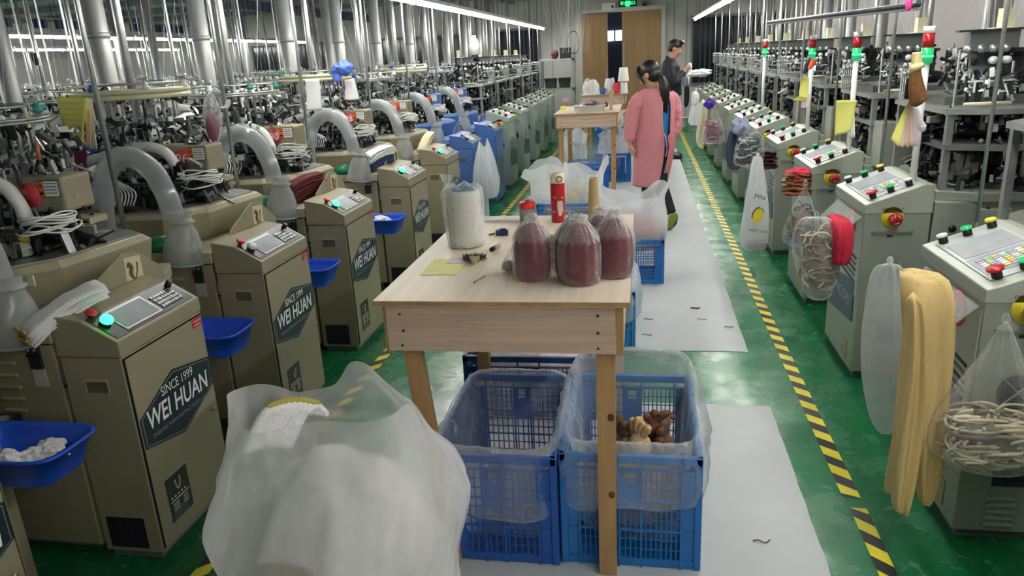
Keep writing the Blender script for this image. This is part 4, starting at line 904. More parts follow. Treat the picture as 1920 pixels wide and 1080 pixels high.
for z, r, pl in ((.0, .05, .0), (.004, .068, .03), (.04, .074, .05), (.12, .076, .07), (.19, .076, .12), (.22, .072, .2), (.235, .055, .35), (.24, .04, .4), (.235, .03, .3)):
    R.append([(r*(1+pl*nz(3*math.cos(a), 3*math.sin(a), z*9)+(.5*pl if math.cos(a) < -.3 else 0))*math.cos(a)*1.02, r*(1+pl*nz(3*math.cos(a), 3*math.sin(a), z*9))*math.sin(a), z+.02*pl*math.sin(5*a)) for a in [2*PI*i/80 for i in range(80)]])
MB().loft(R, liner, False).build('clear_bag', t)
MB().loft([[(-.06+.018*math.cos(a)*k, .0+.02*math.sin(a)*k, z) for a in [2*PI*i/14 for i in range(14)]] for z, k in ((.225, 1), (.245, .6), (.26, .9), (.28, 1.3))], liner, False).build('bag_knot', t)
# thermos
p = atz(1046, 418, 1.0); t = thing('thermos_bottle', (p.x, p.y+.03, T1+.001), 'tall red thermos with a cream cap, white lettering and a pale patch', 'thermos')
tr = mat('thermos_red', 'b8202c', .28); MB().lathe([(.029, 0), (.031, .003), (.031, .165), (.0305, .17)], (0, 0, 0), tr, 32).build('body', t)
MB().lathe([(.0312, .17), (.0315, .175), (.031, .20), (.027, .212), (.012, .215)], (0, 0, 0), mat('cap_cream', 'e6dec4', .4), 32).build('cap', t)
MB().ring((0, 0, 0), .012, .0022, mat('cap_clasp', '6d2a26', .4), 20, 6, frame((.012, -.0305, .188), (1, .35, 0), (0, 0, 1))).build('clasp', t)
def onc(r, ang, z, dx=(0, 0)): return Vector((r*math.sin(ang), -r*math.cos(ang), z))
b = MB()
for s_, an, z in (('up', -.35, .112), ('up', -.5, .05), ('up', .75, .11), ('f', -.6, .085)):
    b.text(s_, .016, whitep, frame(onc(.0316, an, z), (math.cos(an), math.sin(an), 0), (0, 0, 1)))
b.build('lettering', t)
g = []
for zz in (.03, .05, .075, .095):
    w0, w1 = {.03: (.2, .5), .05: (.05, .85), .075: (.0, .8), .095: (.05, .75)}[zz]; g.append([onc(.0317, w0+(w1-w0)*k/6, zz) for k in range(7)])
MB().loft(g, mat('patch_pale', 'd8c8cc', .5), False, True, False).build('pale_patch', t)
# jar
p = atz(988, 425, 1.0); t = thing('drink_jar', (p.x, p.y+.035, T1+.001), 'clear brownish drink jar with a red screw lid', 'jar')
MB().lathe([(.034, 0), (.036, .004), (.036, .06), (.034, .07), (.031, .074)], (0, 0, 0), film('jar_plastic', '8e8474', .55, .9, .08, .05, 4, .1), 28).build('jar_body', t)
MB().lathe([(.032, .002), (.032, .045), (.0, .045)], (0, 0, 0), mat('jar_drink', '6b6350', .4), 20).build('drink', t)
MB().lathe([(.034, .073), (.035, .076), (.035, .096), (.031, .1), (.014, .101), (.013, .109), (.0, .11)], (0, 0, 0), mat('lid_red', 'cf2430', .4), 28).build('lid', t)
# bare cone tube
p = aty(1115, 385, 3.05); t = tag(MB().lathe([(.024, 0), (.026, .004), (.0175, .165), (.015, .17), (.012, .165)], (0, 0, 0), mat('kraft_tube', 'b8a076', .7, var=.06), 24).build('paper_cone_tube'), 'bare tan paper yarn tube standing upright behind the maroon cones', 'cone tube'); t.location = (p.x, 3.0, T1+.001); t.scale = (1.05, 1.05, 1.25)
# papers
def flat_paper(pts, m, label, z=.0012, name='paper_slip'):
    P = [atz(u, v, T1+z) for u, v in pts]; c = sum(P, Vector())/len(P); n = len(P)
    b = MB(); b.add([p-c+Vector((0, 0, .0006)) for p in P]+[p-c-Vector((0, 0, .0003)) for p in P], [tuple(range(n)), tuple(range(n, 2*n))[::-1]]+[(i, n+i, n+(i+1) % n, (i+1) % n) for i in range(n)], m)
    o = b.build(name); o.location = c; return tag(o, label, 'paper')
flat_paper([(787, 516), (855, 515), (868, 500), (865, 486), (815, 486)], mat('yellow_slip', 'eeeaa0', .8), 'yellow paper slip lying on the left of the near table')
flat_paper([(836, 494), (866, 494), (876, 484), (846, 482)], paperP, 'small pink-edged paper lying on the yellow slip', .0028)
# clothes brush
p = atz(890, 490, 1.0); t = thing('shoe_brush', (p.x, p.y, T1), 'small worn brush with dark bristles and a wooden handle', 'brush', rz=.15)
MB().prism([(-.02, -.0), (.02, -.0), (.012, -.03), (.006, -.055), (.006, -.075), (-.006, -.075), (-.006, -.055), (-.012, -.03)], .008, .02, mat('brush_handle', 'a3906e', .5), 'z').build('handle', t, bevel=.002)
b = MB(); rr = random.Random(2)
for k in range(260):
    x = rr.uniform(-.038, .038); b.cyl((x, rr.uniform(-.0, .015), rr.uniform(.002, .02)), (x*1.15+rr.uniform(-.004, .004), .03+rr.uniform(-.012, .022)-x*x*9, rr.uniform(.002, .022)), .0011, rr.choice((mat('bristle_dark', '3d3f38', .8), mat('bristle_grey', '6e7060', .8))), 3)
o = b.build('bristles', t)
# tape measure / cutter
p = atz(938, 443, 1.0); t = thing('tape_cutter', (p.x, p.y+.02, T1), 'navy blue and yellow hand tool lying behind the marker', 'tool', rz=.1)
MB().box((-.022, -.015, 0), (.03, .015, .022), mat('tool_navy', '1f2a5a', .4)).box((-.005, -.012, .022), (.022, .012, .028), mat('tool_navy', '1f2a5a', .4)).box((-.026, -.015, .002), (-.016, -.008, .016), yellow).build('case', t, bevel=.003)
MB().tube([(-.02, 0, .01), (-.035, -.003, .006), (-.05, .0, .004)], .0035, iron, 6).build('blade', t)
p = atz(930, 468, 1.0); t = thing('marker_pen', (p.x, p.y, T1+.009), 'black and silver marker pen lying on the table', 'pen', rz=-.15)
MB().cyl((.002, .03, 0), (-.002, -.01, 0), .0085, mat('marker_silver', 'a0a2a6', .3, .5), 14).build('barrel', t); MB().cyl((-.002, -.01, 0), (-.005, -.035, 0), .009, black, 14).build('cap', t)
p = atz(900, 523, 1.0); a = atz(910, 517, 1.003); c_ = atz(890, 529, 1.003); o = MB().cyl(a, c_, .0013, iron, 6).sph(c_, .003, iron, 8, 6).build('steel_pin'); tag(o, 'thin steel pin lying near the front left of the table', 'pin')
p = atz(948, 518, 1.0); t = thing('bagged_scraps', (p.x+.01, p.y+.04, T1+.001), 'small clear bag of grey scraps beside the leftmost front cone', 'plastic bag')
R = [[(r*.9*(1+.2*nz(3*math.cos(a), 3*math.sin(a), z*30))*math.cos(a)+z*.2, r*(1+.2*nz(3*math.cos(a), 3*math.sin(a), z*30+4))*math.sin(a), z) for a in [2*PI*i/30 for i in range(30)]] for z, r in ((.001, .03), (.008, .038), (.03, .036), (.055, .028), (.08, .018), (.095, .008))]
MB().loft(R, thin, True).build('clear_wrapper', t); MB().sph((0, 0, .022), (.028, .03, .02), mat('grey_scrap', '9a958c', .9, var=.3, scale=60, bump=.8, bscale=80), 16, 10).build('scraps', t)
p = atz(1040, 497, 1.0); t = thing('small_carton', (p.x, p.y+.05, T1+.001), 'small green, white and yellow carton between the two front cones', 'box')
MB().box((-.03, -.02, 0), (.03, .02, .10), mat('carton_white', 'e2e4dc', .5)).build('carton', t)
MB().box((-.03, -.021, .07), (.03, -.02, .10), mat('carton_green', '9cc43c', .5)).box((-.03, -.021, .0), (.03, -.02, .012), mat('carton_blue', '2a3a7a', .5)).box((-.03, -.021, .012), (.03, -.02, .03), yellow).text('83', .03, btext, frame((-.012, -.0213, .055), (0, 0, 1), (-1, 0, 0))).build('print', t)
t = thing('plastic_sheet', (-.62, 3.20, T1+.001), 'crumpled white plastic sheet at the back left corner of the near table', 'plastic sheet')
g = [[(-.14+.28*i/10, -.05+.09*j/4, .004+.012*abs(nz(i*.7, j*.7, 3))) for i in range(11)] for j in range(5)]; MB().loft(g, milk, False, True, False).build('sheet', t, solid=.001)
t = thing('clear_bag', (-.40, 2.72, T1+.001), 'small clear empty bag lying behind the leftmost maroon cone', 'plastic bag')
R = [[(r*1.4*(1+.25*nz(3*math.cos(a), 3*math.sin(a), z*30+9))*math.cos(a), r*(1+.2*nz(3*math.cos(a), 3*math.sin(a), z*30+2))*math.sin(a), z) for a in [2*PI*i/30 for i in range(30)]] for z, r in ((.001, .05), (.01, .055), (.03, .045), (.045, .02))]
MB().loft(R, thin, True).build('wrapper', t)
# ================= far tables: things on them =================
def at1(u, v, y, z=1.0): p = aty(u, v, y); return Vector((p.x, y, z))
t = thing('white_tray', (-.62, 9.3, 1.001), 'white plastic tray of papers on the second table', 'tray'); w_ = .19
b = MB(); b.loft([[(x*.9, y*.9, 0) for x, y in rrect(w_, .13, 40)], [(x, y, .075) for x, y in rrect(w_, .13, 40)], [(x*1.04, y*1.04, .076) for x, y in rrect(w_, .13, 40)]], whitep, False).build('tray_body', t, solid=.003)
for k in range(6):
    o = MB().prism([(-.13, -.08), (.12, -.09), (.14, .07), (-.12, .09)], 0, .002, (paperW, paperP)[k % 2]).build('paper_sheet'); o.location = (-.62+.012*k, 9.3, 1.06+.011*k); o.rotation_euler = (.08*(k % 3), .1*(k-2), .2*k); tag(o, 'loose paper sheet heaped in the white tray', 'paper', 'papers in the white tray')
for (u, v, m, l, r_, h_) in ((1056, 205, yellow, 'yellow tape roll at the front left of the second table', .035, .045), (1062, 193, mat('pink_thing', 'c98a94', .6), 'pinkish pot standing behind the yellow roll on the second table', .05, .06), (1146, 205, paperW, 'small white cup at the right front of the second table', .015, .03), (1137, 200, black, 'short black cup beside the white tray', .02, .06), (1152, 196, mat('grey_cone', 'a09488', .7), 'greyish yarn cone at the right of the second table', .035, .09)):
    p = atz(u, v, 1.0); o = MB().lathe([(r_*.95, 0), (r_, .003), (r_*.9, h_*.9), (r_*.5, h_)], (0, 0, 0), m, 18).build('small_pot'); o.location = (p.x, max(p.y, 9.16), 1.001); tag(o, l, 'pot')
o = MB().lathe([(.022, 0), (.02, .01), (.016, .24), (.012, .245)], (0, 0, 0), mat('kraft_tube', 'b8a076', .7), 14).build('paper_cone_tube'); o.location = (-.36, 9.45, 1.001); tag(o, 'tall grey-tan paper tube standing on the second table by the tray', 'cone tube')
t = thing('table_lamp', (-.29, 13.05, 1.001), 'small white table lamp with a tapered shade on the farthest table', 'lamp')
MB().lathe([(.085, 0), (.075, .02), (.06, .2), (.02, .21)], (0, 0, 0), whitep, 20).build('base', t); MB().lathe([(.095, .2), (.068, .42), (.0, .42)], (0, 0, 0), mat('lamp_shade_cream', 'f0efe4', .6), 24, False).build('lamp_shade', t)
sack((-.84, 13.05, 1.0), .13, .12, .24, 41, milk, 'crumpled white bag on the left end of the farthest table', -.3, amp=.1)
for (x, m, l, a_) in ((-.64, mat('mug_blue', '2a5fb0', .4), 'blue mug on the farthest table', .045), (-.40, mat('pot_pink', 'd83a5a', .4), 'pink-red canister beside the white lamp', .05), (-.47, yellow, 'yellow small pot in front of the white cloth on the farthest table', .035)):
    o = MB().lathe([(a_*.9, 0), (a_, .004), (a_, .1 if m is not yellow else .05), (a_*.9, .105 if m is not yellow else .055)], (0, 0, 0), m, 18).build('mug'); o.location = (x, 13.02, 1.001); tag(o, l, 'mug')
    if 'pink' in l: o.scale = (1, 1, 1.7)
sack((-.52, 13.12, 1.0), .09, .07, .24, 44, clothw, 'white folded cloth standing on the farthest table', -.2, name='folded_cloth', cat='cloth')
MATS['x'] = None; del MATS['x']
# ================= blue bins beside the consoles =================
def bin_(x, y, z, sx, sy, h, label, rot=0):
    t = thing('blue_bin', (x, y, z), label, 'bin', rz=rot)
    P = rrect(sx, sy, 48, 5); R = [[(a*k, b*k, zz) for a, b in P] for k, zz in ((.78, 0), (.8, .004), (.97, h-.008), (1.0, h-.008), (1.06, h), (1.06, h+.006), (.985, h+.006), (.96, h-.012), (.79, .01), (.02, .01))]
    R.insert(0, [(a*.02, b*.02, 0) for a, b in P]); MB().loft(R, bluebin, True).build('basin', t)
    MB().box((-sx*.3, sy*.9, h*.3), (-sx*.2, sy+.10, h*.3+.01), iron).box((sx*.2, sy*.9, h*.3), (sx*.3, sy+.10, h*.3+.01), iron).build('bracket', t)
    return t
bin_(-1.90, 1.76, .53, .19, .12, .10, 'blue plastic bin in the near left corner, holding white socks')
bin_(-1.85, 2.76, .53, .16, .12, .10, 'empty-looking blue plastic bin between the first two full beige machines')
bin_(-1.85, 3.76, .53, .16, .12, .10, 'blue plastic bin partly hidden behind the machine marked 26')
bin_(-1.85, 5.02, .53, .16, .12, .10, 'blue plastic bin with white cloth beyond the maroon sock stack')
def crumple(c, r, m, label, seed, name='crumpled_sock', cat='sock', grp=None, flat=.6):
    R = []
    for j in range(13):
        t = PI*min(max(j/12, .03), .97); o = []
        for i in range(26):
            a = 2*PI*i/26; d = Vector((math.sin(t)*math.cos(a), math.sin(t)*math.sin(a), -math.cos(t))); k = 1+.55*nz(d.x*2+seed, d.y*2, d.z*2)+.3*nz(d.x*5, d.y*5+seed, d.z*5)
            o.append((r[0]*k*d.x, r[1]*k*d.y, r[2]*k*d.z))
        R.append(o)
    o = MB().loft(R, m, True).build(name, sub=1); o.location = c; return tag(o, label, cat, grp)
for k, (u, v) in enumerate(((112, 812), (85, 835), (40, 858), (70, 850), (100, 848), (12, 862))):
    p = atz(u, v, .61); crumple((p.x, min(p.y, 1.82), .59+.005*k), (.045, .03, .022), clothw, 'crumpled white sock in the near blue bin', k*3.1, grp='white socks in the near blue bin')
p = atz(716, 410, .61); crumple((-1.84, 5.0, .62), (.06, .05, .03), clothw, 'white cloth in the blue bin beyond the maroon sock stack', 9, 'crumpled_cloth', 'cloth')
# ================= sock stacks on the brackets =================
def sock_stack(P0, n, w, L, th, m, edge, labelf, grp, rot, tilt, seed, cat='sock', ax=None, name='folded_sock'):
    r = random.Random(seed)
    for k in range(n):
        b = MB(); P = []
        for j in range(9):
            f = j/8; o = []
            for i in range(16):
                a = 2*PI*i/16; x = w/2*(abs(math.cos(a))**.5)*(1 if math.cos(a) > 0 else -1); z = th/2*(abs(math.sin(a))**.7)*(1 if math.sin(a) > 0 else -1)
                o.append((x+.004*nz(f*5, k, seed), L*(f-.5), z+.006*nz(x*20, f*6, k+seed)-.25*L*(f-.5)**2))
            P.append(o)
        b.loft(P, m, True)
        b.tube([(-w*.46, -L/2-.003, .0), (-w*.2, -L/2-.008, .003), (w*.1, -L/2-.004, -.002), (w*.46, -L/2-.003, .002)], th*.42, edge, 6)
        o = b.build(name); o.location = Vector(P0)+Vector((r.uniform(-.006, .006), r.uniform(-.008, .008), th*.86*k)); o.rotation_euler = (tilt[0], tilt[1], rot+r.uniform(-.07, .07)); tag(o, labelf, cat, grp)
# white socks with yellow edges leaning on the first bracket
sock_stack((-1.93, 2.08, .935), 5, .085, .28, .013, clothw, mat('ochre_knit', 'a8924e', .9, bump=.4, bscale=100), 'white sock with a yellowish edge stacked on the nearest full console', 'white socks on the nearest full console', -.5, (.38, .1), 1)
sock_stack((-2.05, 4.27, .93), 9, .11, .24, .017, clothm, mat('maroon_edge', '551f28', .9), 'maroon folded sock in the stack behind the logo bracket', 'maroon socks stacked on the left', -.6, (.22, .0), 2)
sock_stack((-2.0, 5.50, .95), 4, .12, .22, .018, mat('navy_knit', '3c4670', .9), mat('navy_edge', '2b355c', .9), 'navy and white folded sock under the white cloth', 'navy socks on the left', -.6, (.22, .0), 3)
sock_stack((-2.0, 5.50, 1.015), 4, .13, .24, .018, clothw, clothw, 'white folded cloth on top of the navy socks', 'white cloths on the navy socks', -.6, (.25, .0), 4, cat='cloth', name='folded_cloth')
sock_stack((-1.93, 6.57, .97), 4, .09, .22, .016, mat('cream_knit', 'dcd2b4', .9), mat('cream_edge', 'b8a884', .9), 'cream sock standing in the stack on the last beige machine', 'cream socks on the last beige machine', -.3, (.7, .0), 5)
sock_stack((-1.95, 8.95, .93), 2, .08, .12, .012, clothw, clothw, 'white scrap of cloth lying on the second blue machine', 'white cloths on the blue machine', .4, (.1, .3), 6, cat='cloth', name='folded_cloth')
# yellow yarn cone standing behind the nearest machine's pan
t = thing('yarn_cone', (-2.30, 2.36, 1.07), 'yellow topped white yarn cone standing on the nearest full machine', 'yarn')
MB().lathe([(.028, 0), (.032, .003), (.028, .05)], (0, 0, 0), yarnw, 18).build('yarn', t); MB().lathe([(.03, .05), (.033, .055), (.026, .088), (.012, .092)], (0, 0, 0), yellow, 18).build('yellow_top', t)
# ================= papers hanging on the machines =================
def hang_paper(pts, y, m, label, name='paper_sheet', curl=.015, lines=True, grp=None, text=None):
    P = [aty(u, v, y) for u, v in pts]; tl, tr, br, bl = P; nx, ny = 8, 12; g = []
    for j in range(ny+1):
        a = tl.lerp(bl, j/ny); b_ = tr.lerp(br, j/ny); g.append([a.lerp(b_, i/nx)+Vector((0, curl*math.sin(i/nx*2+j/ny*2.5)-.0, .0)) for i in range(nx+1)])
    c = (tl+tr)/2; g = [[p-c for p in r] for r in g]
    b = MB().loft(g, m, False, True, False); o = b.build(name, solid=.0012); o.location = c; tag(o, label, 'paper', grp)
    if text:
        q = MB(); w = (tr-tl).length; T = frame(g[int(ny*.7)][nx//2]+Vector((0, -.012, 0)), tr-tl, tl-bl); q.text(text, w*.22, btext, T)
        for k in range(6): q.cbox((0, w*.12+k*w*.17, .0015), (w*.7, w*.012, .0006), mat('pencil_lines', 'a8a45a', .8), T)
        q.build('handwriting', o)
    return o
hang_paper([(104, 181), (158, 183), (160, 273), (119, 270)], 2.9, paperY, 'yellow note sheet hanging in front at the upper left, handwriting on it', text='ON 18')
hang_paper([(152, 183), (168, 185), (187, 278), (166, 280)], 2.94, paperW, 'white sheet hanging behind the upper left yellow note')
hang_paper([(155, 200), (165, 205), (175, 276), (158, 276)], 2.92, mat('peach_paper', 'e8c8a0', .8), 'peach sheet between the yellow and white notes at the upper left')
hang_paper([(112, 288), (134, 286), (143, 332), (116, 325)], 3.1, paperP, 'pale pink slip hanging below the upper left notes')
hang_paper([(128, 286), (158, 282), (168, 316), (146, 324)], 3.2, mat('maroon_card', '6e1f38', .7), 'maroon card hanging below the upper left notes')
hang_paper([(572, 149), (597, 148), (606, 206), (573, 208)], 4.6, paperW, 'large white sheet hanging over the second machine row, centre left')
hang_paper([(646, 150), (660, 148), (668, 186), (645, 188)], 5.3, paperP, 'pale pink sheet beside the pointed white one above machine 28')
hang_paper([(656, 152), (662, 146), (676, 186), (652, 188)], 5.25, paperW, 'pointed white sheet hanging above machine 28')
hang_paper([(1568, 188), (1608, 188), (1594, 246), (1566, 256)], 4.6, paperY, 'yellow note hanging below a signal pole on the right', text='')
hang_paper([(1590, 205), (1603, 192), (1602, 258), (1590, 258)], 4.63, paperW, 'white sheet behind the yellow note on the right')
hang_paper([(1503, 144), (1518, 146), (1514, 185), (1498, 182)], 6.0, paperY, 'narrow yellow note hanging under dark and orange cloths')
hang_paper([(1486, 188), (1499, 180), (1514, 184), (1504, 190)], 6.0, paperY, 'curled yellow corner of the narrow note, right side')
hang_paper([(1504, 176), (1518, 176), (1516, 202), (1502, 202)], 6.05, paperP, 'pink slip behind the narrow yellow note')
hang_paper([(1886, 445), (1925, 440), (1925, 462), (1900, 460)], 2.9, paperY, 'yellow paper lying over the top of machine 45 at the right edge')
for k, (a, m) in enumerate(((1671, paperY), (1680, paperP), (1690, mat('peach_paper', 'e8c8a0', .8)), (1700, paperP), (1710, paperP))):
    hang_paper([(1704+k*1.5, 190), (1708+k*2, 190), (a+12, 276), (a, 270-(8 if k == 0 else 0))], 3.55+.01*k, m, 'folded pink and yellow slip fanned out below the brown sock', grp='fanned slips below the brown sock')
# brown sock on the pole and cream sock above
def sockform(pts, rs, m, label, y, name='hanging_sock', cat='sock', n=14, grp=None, flat=1):
    P = [aty(u, v, y) for u, v in pts]; c = P[0].copy(); s = px(c)
    o = MB().tube([p-c for p in P], [r*s for r in rs], m, n, sub=5).build(name); o.location = c; o.scale = (1, flat, 1); return tag(o, label, cat, grp)
sockform([(1720, 98), (1719, 115), (1717, 128)], [9, 9.5, 10], mat('cream_pad', 'e0cf98', .8), 'cream folded sock cuff wrapped round the signal pole', 3.5)
sockform([(1706, 128), (1717, 126), (1731, 121)], [5, 7, 5], mat('cream_pad', 'e0cf98', .8), 'cream knot tied round the signal pole above the brown sock', 3.48, 'fabric_knot', 'cloth')
sockform([(1716, 134), (1717, 150), (1719, 170), (1724, 188), (1727, 193)], [10, 12, 15, 17, 10], clothb, 'brown sock hanging from the cream cuff on the signal pole', 3.5)
sockform([(1706, 146), (1703, 165), (1699, 185)], [5, 6, 4], mat('dark_brown_knit', '3b2a22', .9), 'dark brown sock hanging left of the brown sock', 3.55)
sockform([(1718, 200), (1722, 225), (1730, 240), (1735, 243)], [3, 7, 8, 3], clothw, 'pale grey sock hanging to the right of the fanned slips', 3.6)
sockform([(1522, 110), (1515, 122), (1508, 138)], [5, 6, 3], mat('dark_knit', '23252c', .9), 'dark sock hanging above the narrow yellow note', 5.95)
sockform([(1526, 112), (1520, 124), (1517, 130)], [5, 4, 3], mat('orange_knit', 'd8603a', .9), 'orange sock beside the dark one above the narrow yellow note', 5.9)
# ================= hanging bags on the right =================
def hangbag(A, B, w, y, label, fm, seed, depth=.7, content=None, cf_=.55, prof=None, name='hanging_bag'):
    a = aty(*A, y); b_ = aty(*B, y); s = px(b_); h = (a-b_).length; W = w*s/2; R = []
    prof = prof or [(.0, .5), (.03, .85), (.12, 1.0), (.3, 1.0), (.5, .8), (.7, .5), (.88, .18), (1.0, .06)]
    for f, k in prof:
        c = b_.lerp(a, f); o = []
        for i in range(60):
            an = 2*PI*i/60; n1 = nz(math.cos(an)*2, math.sin(an)*2, f*3+seed); n2 = nz(math.cos(an)*7, math.sin(an)*7, f*4+seed); pl = .12*math.sin(an*9+seed)*f
            kk = W*k*(1+.22*n1+.12*n2+pl); o.append((c.x-b_.x+kk*math.cos(an), c.y-b_.y+kk*depth*math.sin(an), c.z-b_.z+(.03*h*n1 if f < .1 else 0)))
        R.append(o)
    t = thing(name, b_, label, 'plastic bag'); MB().loft(R, fm, True).build('bag_film', t, sub=1)
    MB().sph((a.x-b_.x, a.y-b_.y, a.z-b_.z+.005), (.012, .012, .018), fm, 10, 8).build('knot', t)
    return t, b_, W, h
def ropes(c, rx, ry, rz, n, mats, label, seed, r=.005, name='yarn_tangle'):
    R = random.Random(seed); b = MB()
    for k in range(n):
        P = []; a0 = R.uniform(0, 6.28); rad = R.uniform(.15, .55); ph = R.uniform(-1, 1); cx_, cy_, cz_ = R.uniform(-.6, .6), R.uniform(-.6, .6), R.uniform(-.7, .6)
        for j in range(7):
            a = a0+j*.9; P.append((rx*max(-1, min(1, cx_+rad*math.cos(a))), ry*max(-1, min(1, cy_+rad*math.sin(a)*math.cos(ph))), rz*max(-1, min(1, cz_+rad*math.sin(a)*math.sin(ph)))))
        b.tube(P, r*R.uniform(.7, 1.2), R.choice(mats), 6, sub=4)
    b.sph((0, 0, -.1*rz), (rx*.75, ry*.7, rz*.75), mats[-1], 14, 10)
    o = b.build(name); o.location = c; tag(o, label, 'yarn scraps'); o['kind'] = 'stuff'; return o
rope = mat('cream_cord', 'd5c8aa', .85, var=.1, scale=40); rope2 = mat('grey_cord', '8d8678', .9)
t, b_, W, h = hangbag((1886, 600), (1850, 872), 200, 2.33, 'clear bag of cream cord hanging on the emergency button of machine 45', thin, 1, prof=[(.0, .6), (.04, .95), (.2, 1.0), (.42, .8), (.6, .52), (.8, .28), (1.0, .05)])
ropes((b_.x+.005, b_.y, b_.z+.105), W*.86, W*.6, .095, 150, (rope, rope, mat('white_cord', 'e2dac6', .85), rope2), 'tangle of cream cord inside the bag at the bottom right', 2, .0055)
t, b_, W, h = hangbag((1530, 405), (1535, 562), 84, 3.72, 'clear bag of grey and cream yarn loops hanging on machine 40', thin, 4, prof=[(.0, .3), (.05, .55), (.2, .75), (.5, 1.0), (.75, 1.0), (.9, .8), (1.0, .5)])
ropes((b_.x, b_.y, b_.z+.22), W*.85, W*.55, .19, 110, (rope, rope2, mat('grey_loop', 'b5ac9c', .9), rope2), 'grey and cream yarn loops in the bag hanging on machine 40', 5, .005)
t, b_, W, h = hangbag((1510, 345), (1500, 462), 60, 4.1, 'clear bag of blue-grey scraps behind the yarn loop bag', thin, 6); ropes((b_.x, b_.y, b_.z+.13), W*.8, W*.5, .12, 40, (mat('bluegrey_yarn', '5a6474', .9), rope2), 'blue-grey scraps in the bag behind the yarn loops', 8, .006)
t, b_, W, h = hangbag((1412, 225), (1402, 312), 56, 6.0, 'clear bag of silver grey scraps hanging beyond the lemon bag', thin, 7); ropes((b_.x, b_.y, b_.z+.14), W*.8, W*.5, .12, 60, (mat('silver_scrap', 'a9adb0', .5), mat('dark_scrap', '4c5054', .8)), 'silver grey scraps in the bag beyond the lemon bag', 9, .008)
t, b_, W, h = hangbag((1340, 200), (1336, 270), 42, 7.9, 'clear bag of pinkish scraps hanging beside the long cream cloth', thin, 8); ropes((b_.x, b_.y, b_.z+.14), W*.8, W*.5, .13, 60, (mat('pink_scrap', 'b58a96', .8), mat('mauve_scrap', '8a6a78', .8)), 'pinkish scraps in the bag beside the long cream cloth', 10, .008)
t, b_, W, h = hangbag((1306, 168), (1302, 235), 22, 10.2, 'small pale bag hanging near the man', milk, 9)
# printed carrier bag with a lemon
t, b_, W, h = hangbag((1421, 292), (1415, 470), 52, 5.35, 'white carrier bag printed with a yellow lemon, hanging on the right', milk, 12, .5, prof=[(.0, .5), (.03, .9), (.15, 1.0), (.4, .95), (.62, .7), (.8, .5), (.93, .35), (1.0, .28)])
b = MB(); T = frame((.0, -W*.62, h*.40), (1, 0, 0), (0, 0, 1)); b.prism([(.035*math.cos(a)*(1+.25*(abs(math.sin(a)) > .97)), .055*math.sin(a)) for a in [2*PI*i/24 for i in range(24)]], 0, .001, yellow, 'z', T @ Matrix.Rotation(-.25, 4, 'Z')).tube([T @ Matrix.Rotation(-.25, 4, 'Z') @ Vector((.037*math.cos(a), .057*math.sin(a), .001)) for a in [1.5+.28*i for i in range(9)]], [.001]+[.004]*7+[.001], btext, 5).tube([T @ Matrix.Rotation(-.25, 4, 'Z') @ Vector((.037*math.cos(a), .057*math.sin(a), .001)) for a in [.5, .8, 1.1, 1.4]], .0025, btext, 5); b.build('lemon_print', t)
MB().text('you', .055, btext, frame((.01, -W*.62, h*.60), (1, 0, -.35), (0, 0, 1))).text('NICE DAY', .03, btext, frame((.005, -W*.68, h*.235), (1, 0, -.15), (0, 0, 1))).build('lettering', t)
ropes((b_.x+.01, b_.y, b_.z+.05), W*.7, W*.32, .04, 30, (mat('pink_scrap', 'b58a96', .8), rope2), 'grey and pink scraps in the bottom of the lemon bag', 11, .006)
# clear bag left of the stockings
t, b_, W, h = hangbag((1668, 492), (1660, 815), 88, 2.75, 'empty clear bag hanging left of the cream stockings', film('grey_clear_film', 'dfe4e4', .34, .8, .12, .6, 6, .3), 15, .4, prof=[(.0, .15), (.04, .5), (.15, .8), (.35, 1.0), (.6, .95), (.8, .8), (.93, .62), (1.0, .4)])
# acrylic flap of machine 45 tray
# cream stockings
def strip(pts, y, m, label, grp, name='hanging_stocking', dy=.03, cat='stocking', n=32):
    R = []; P = [aty(u, v, y+(k_ if len(q_) else 0)) for (u, v, w, k_) in pts for q_ in ((1,),)]; c = P[0].copy()
    for j, ((u, v, w, k_), p) in enumerate(zip(pts, P)):
        s = px(p); o = []
        for i in range(n):
            a = 2*PI*i/n; o.append((p.x-c.x+w/2*s*math.cos(a), p.y-c.y+dy*math.sin(a)*(1-.25*math.cos(a*2))+.016*math.sin(4.5*math.cos(a)+j*.25), p.z-c.z+.006*math.sin(a*2+j)))
        R.append(o)
    o = MB().loft(R, m, True).build(name, sub=1); o.location = c; return tag(o, label, cat, grp)
stk = mat('cream_stocking', 'd2b67c', .85, bump=.8, bscale=3, var=.06, scale=2.2, stretch=(14, 14, 1.2))
strip([(1690, 512, 20, .1), (1728, 506, 70, .06), (1738, 540, 92, .0), (1742, 640, 90, -.02), (1744, 740, 62, -.02), (1742, 830, 56, -.02), (1738, 900, 44, -.02), (1730, 948, 18, -.02)], 2.42, stk, 'cream stocking hanging down in front from machine 45, broad fold', None)
strip([(1712, 545, 30, .02), (1716, 640, 34, .0), (1712, 740, 42, -.0), (1702, 830, 46, -.01), (1694, 900, 42, -.02), (1688, 945, 34, -.02), (1690, 962, 16, -.02)], 2.36, stk, 'cream stocking with its open toe at the bottom, left of the broad fold', None, dy=.022)
strip([(1704, 600, 20, .06), (1700, 720, 26, .04), (1690, 820, 26, .04), (1676, 900, 30, .03), (1668, 926, 22, .03)], 2.46, stk, 'cream stocking farthest left behind the open-toed one', None, dy=.02)
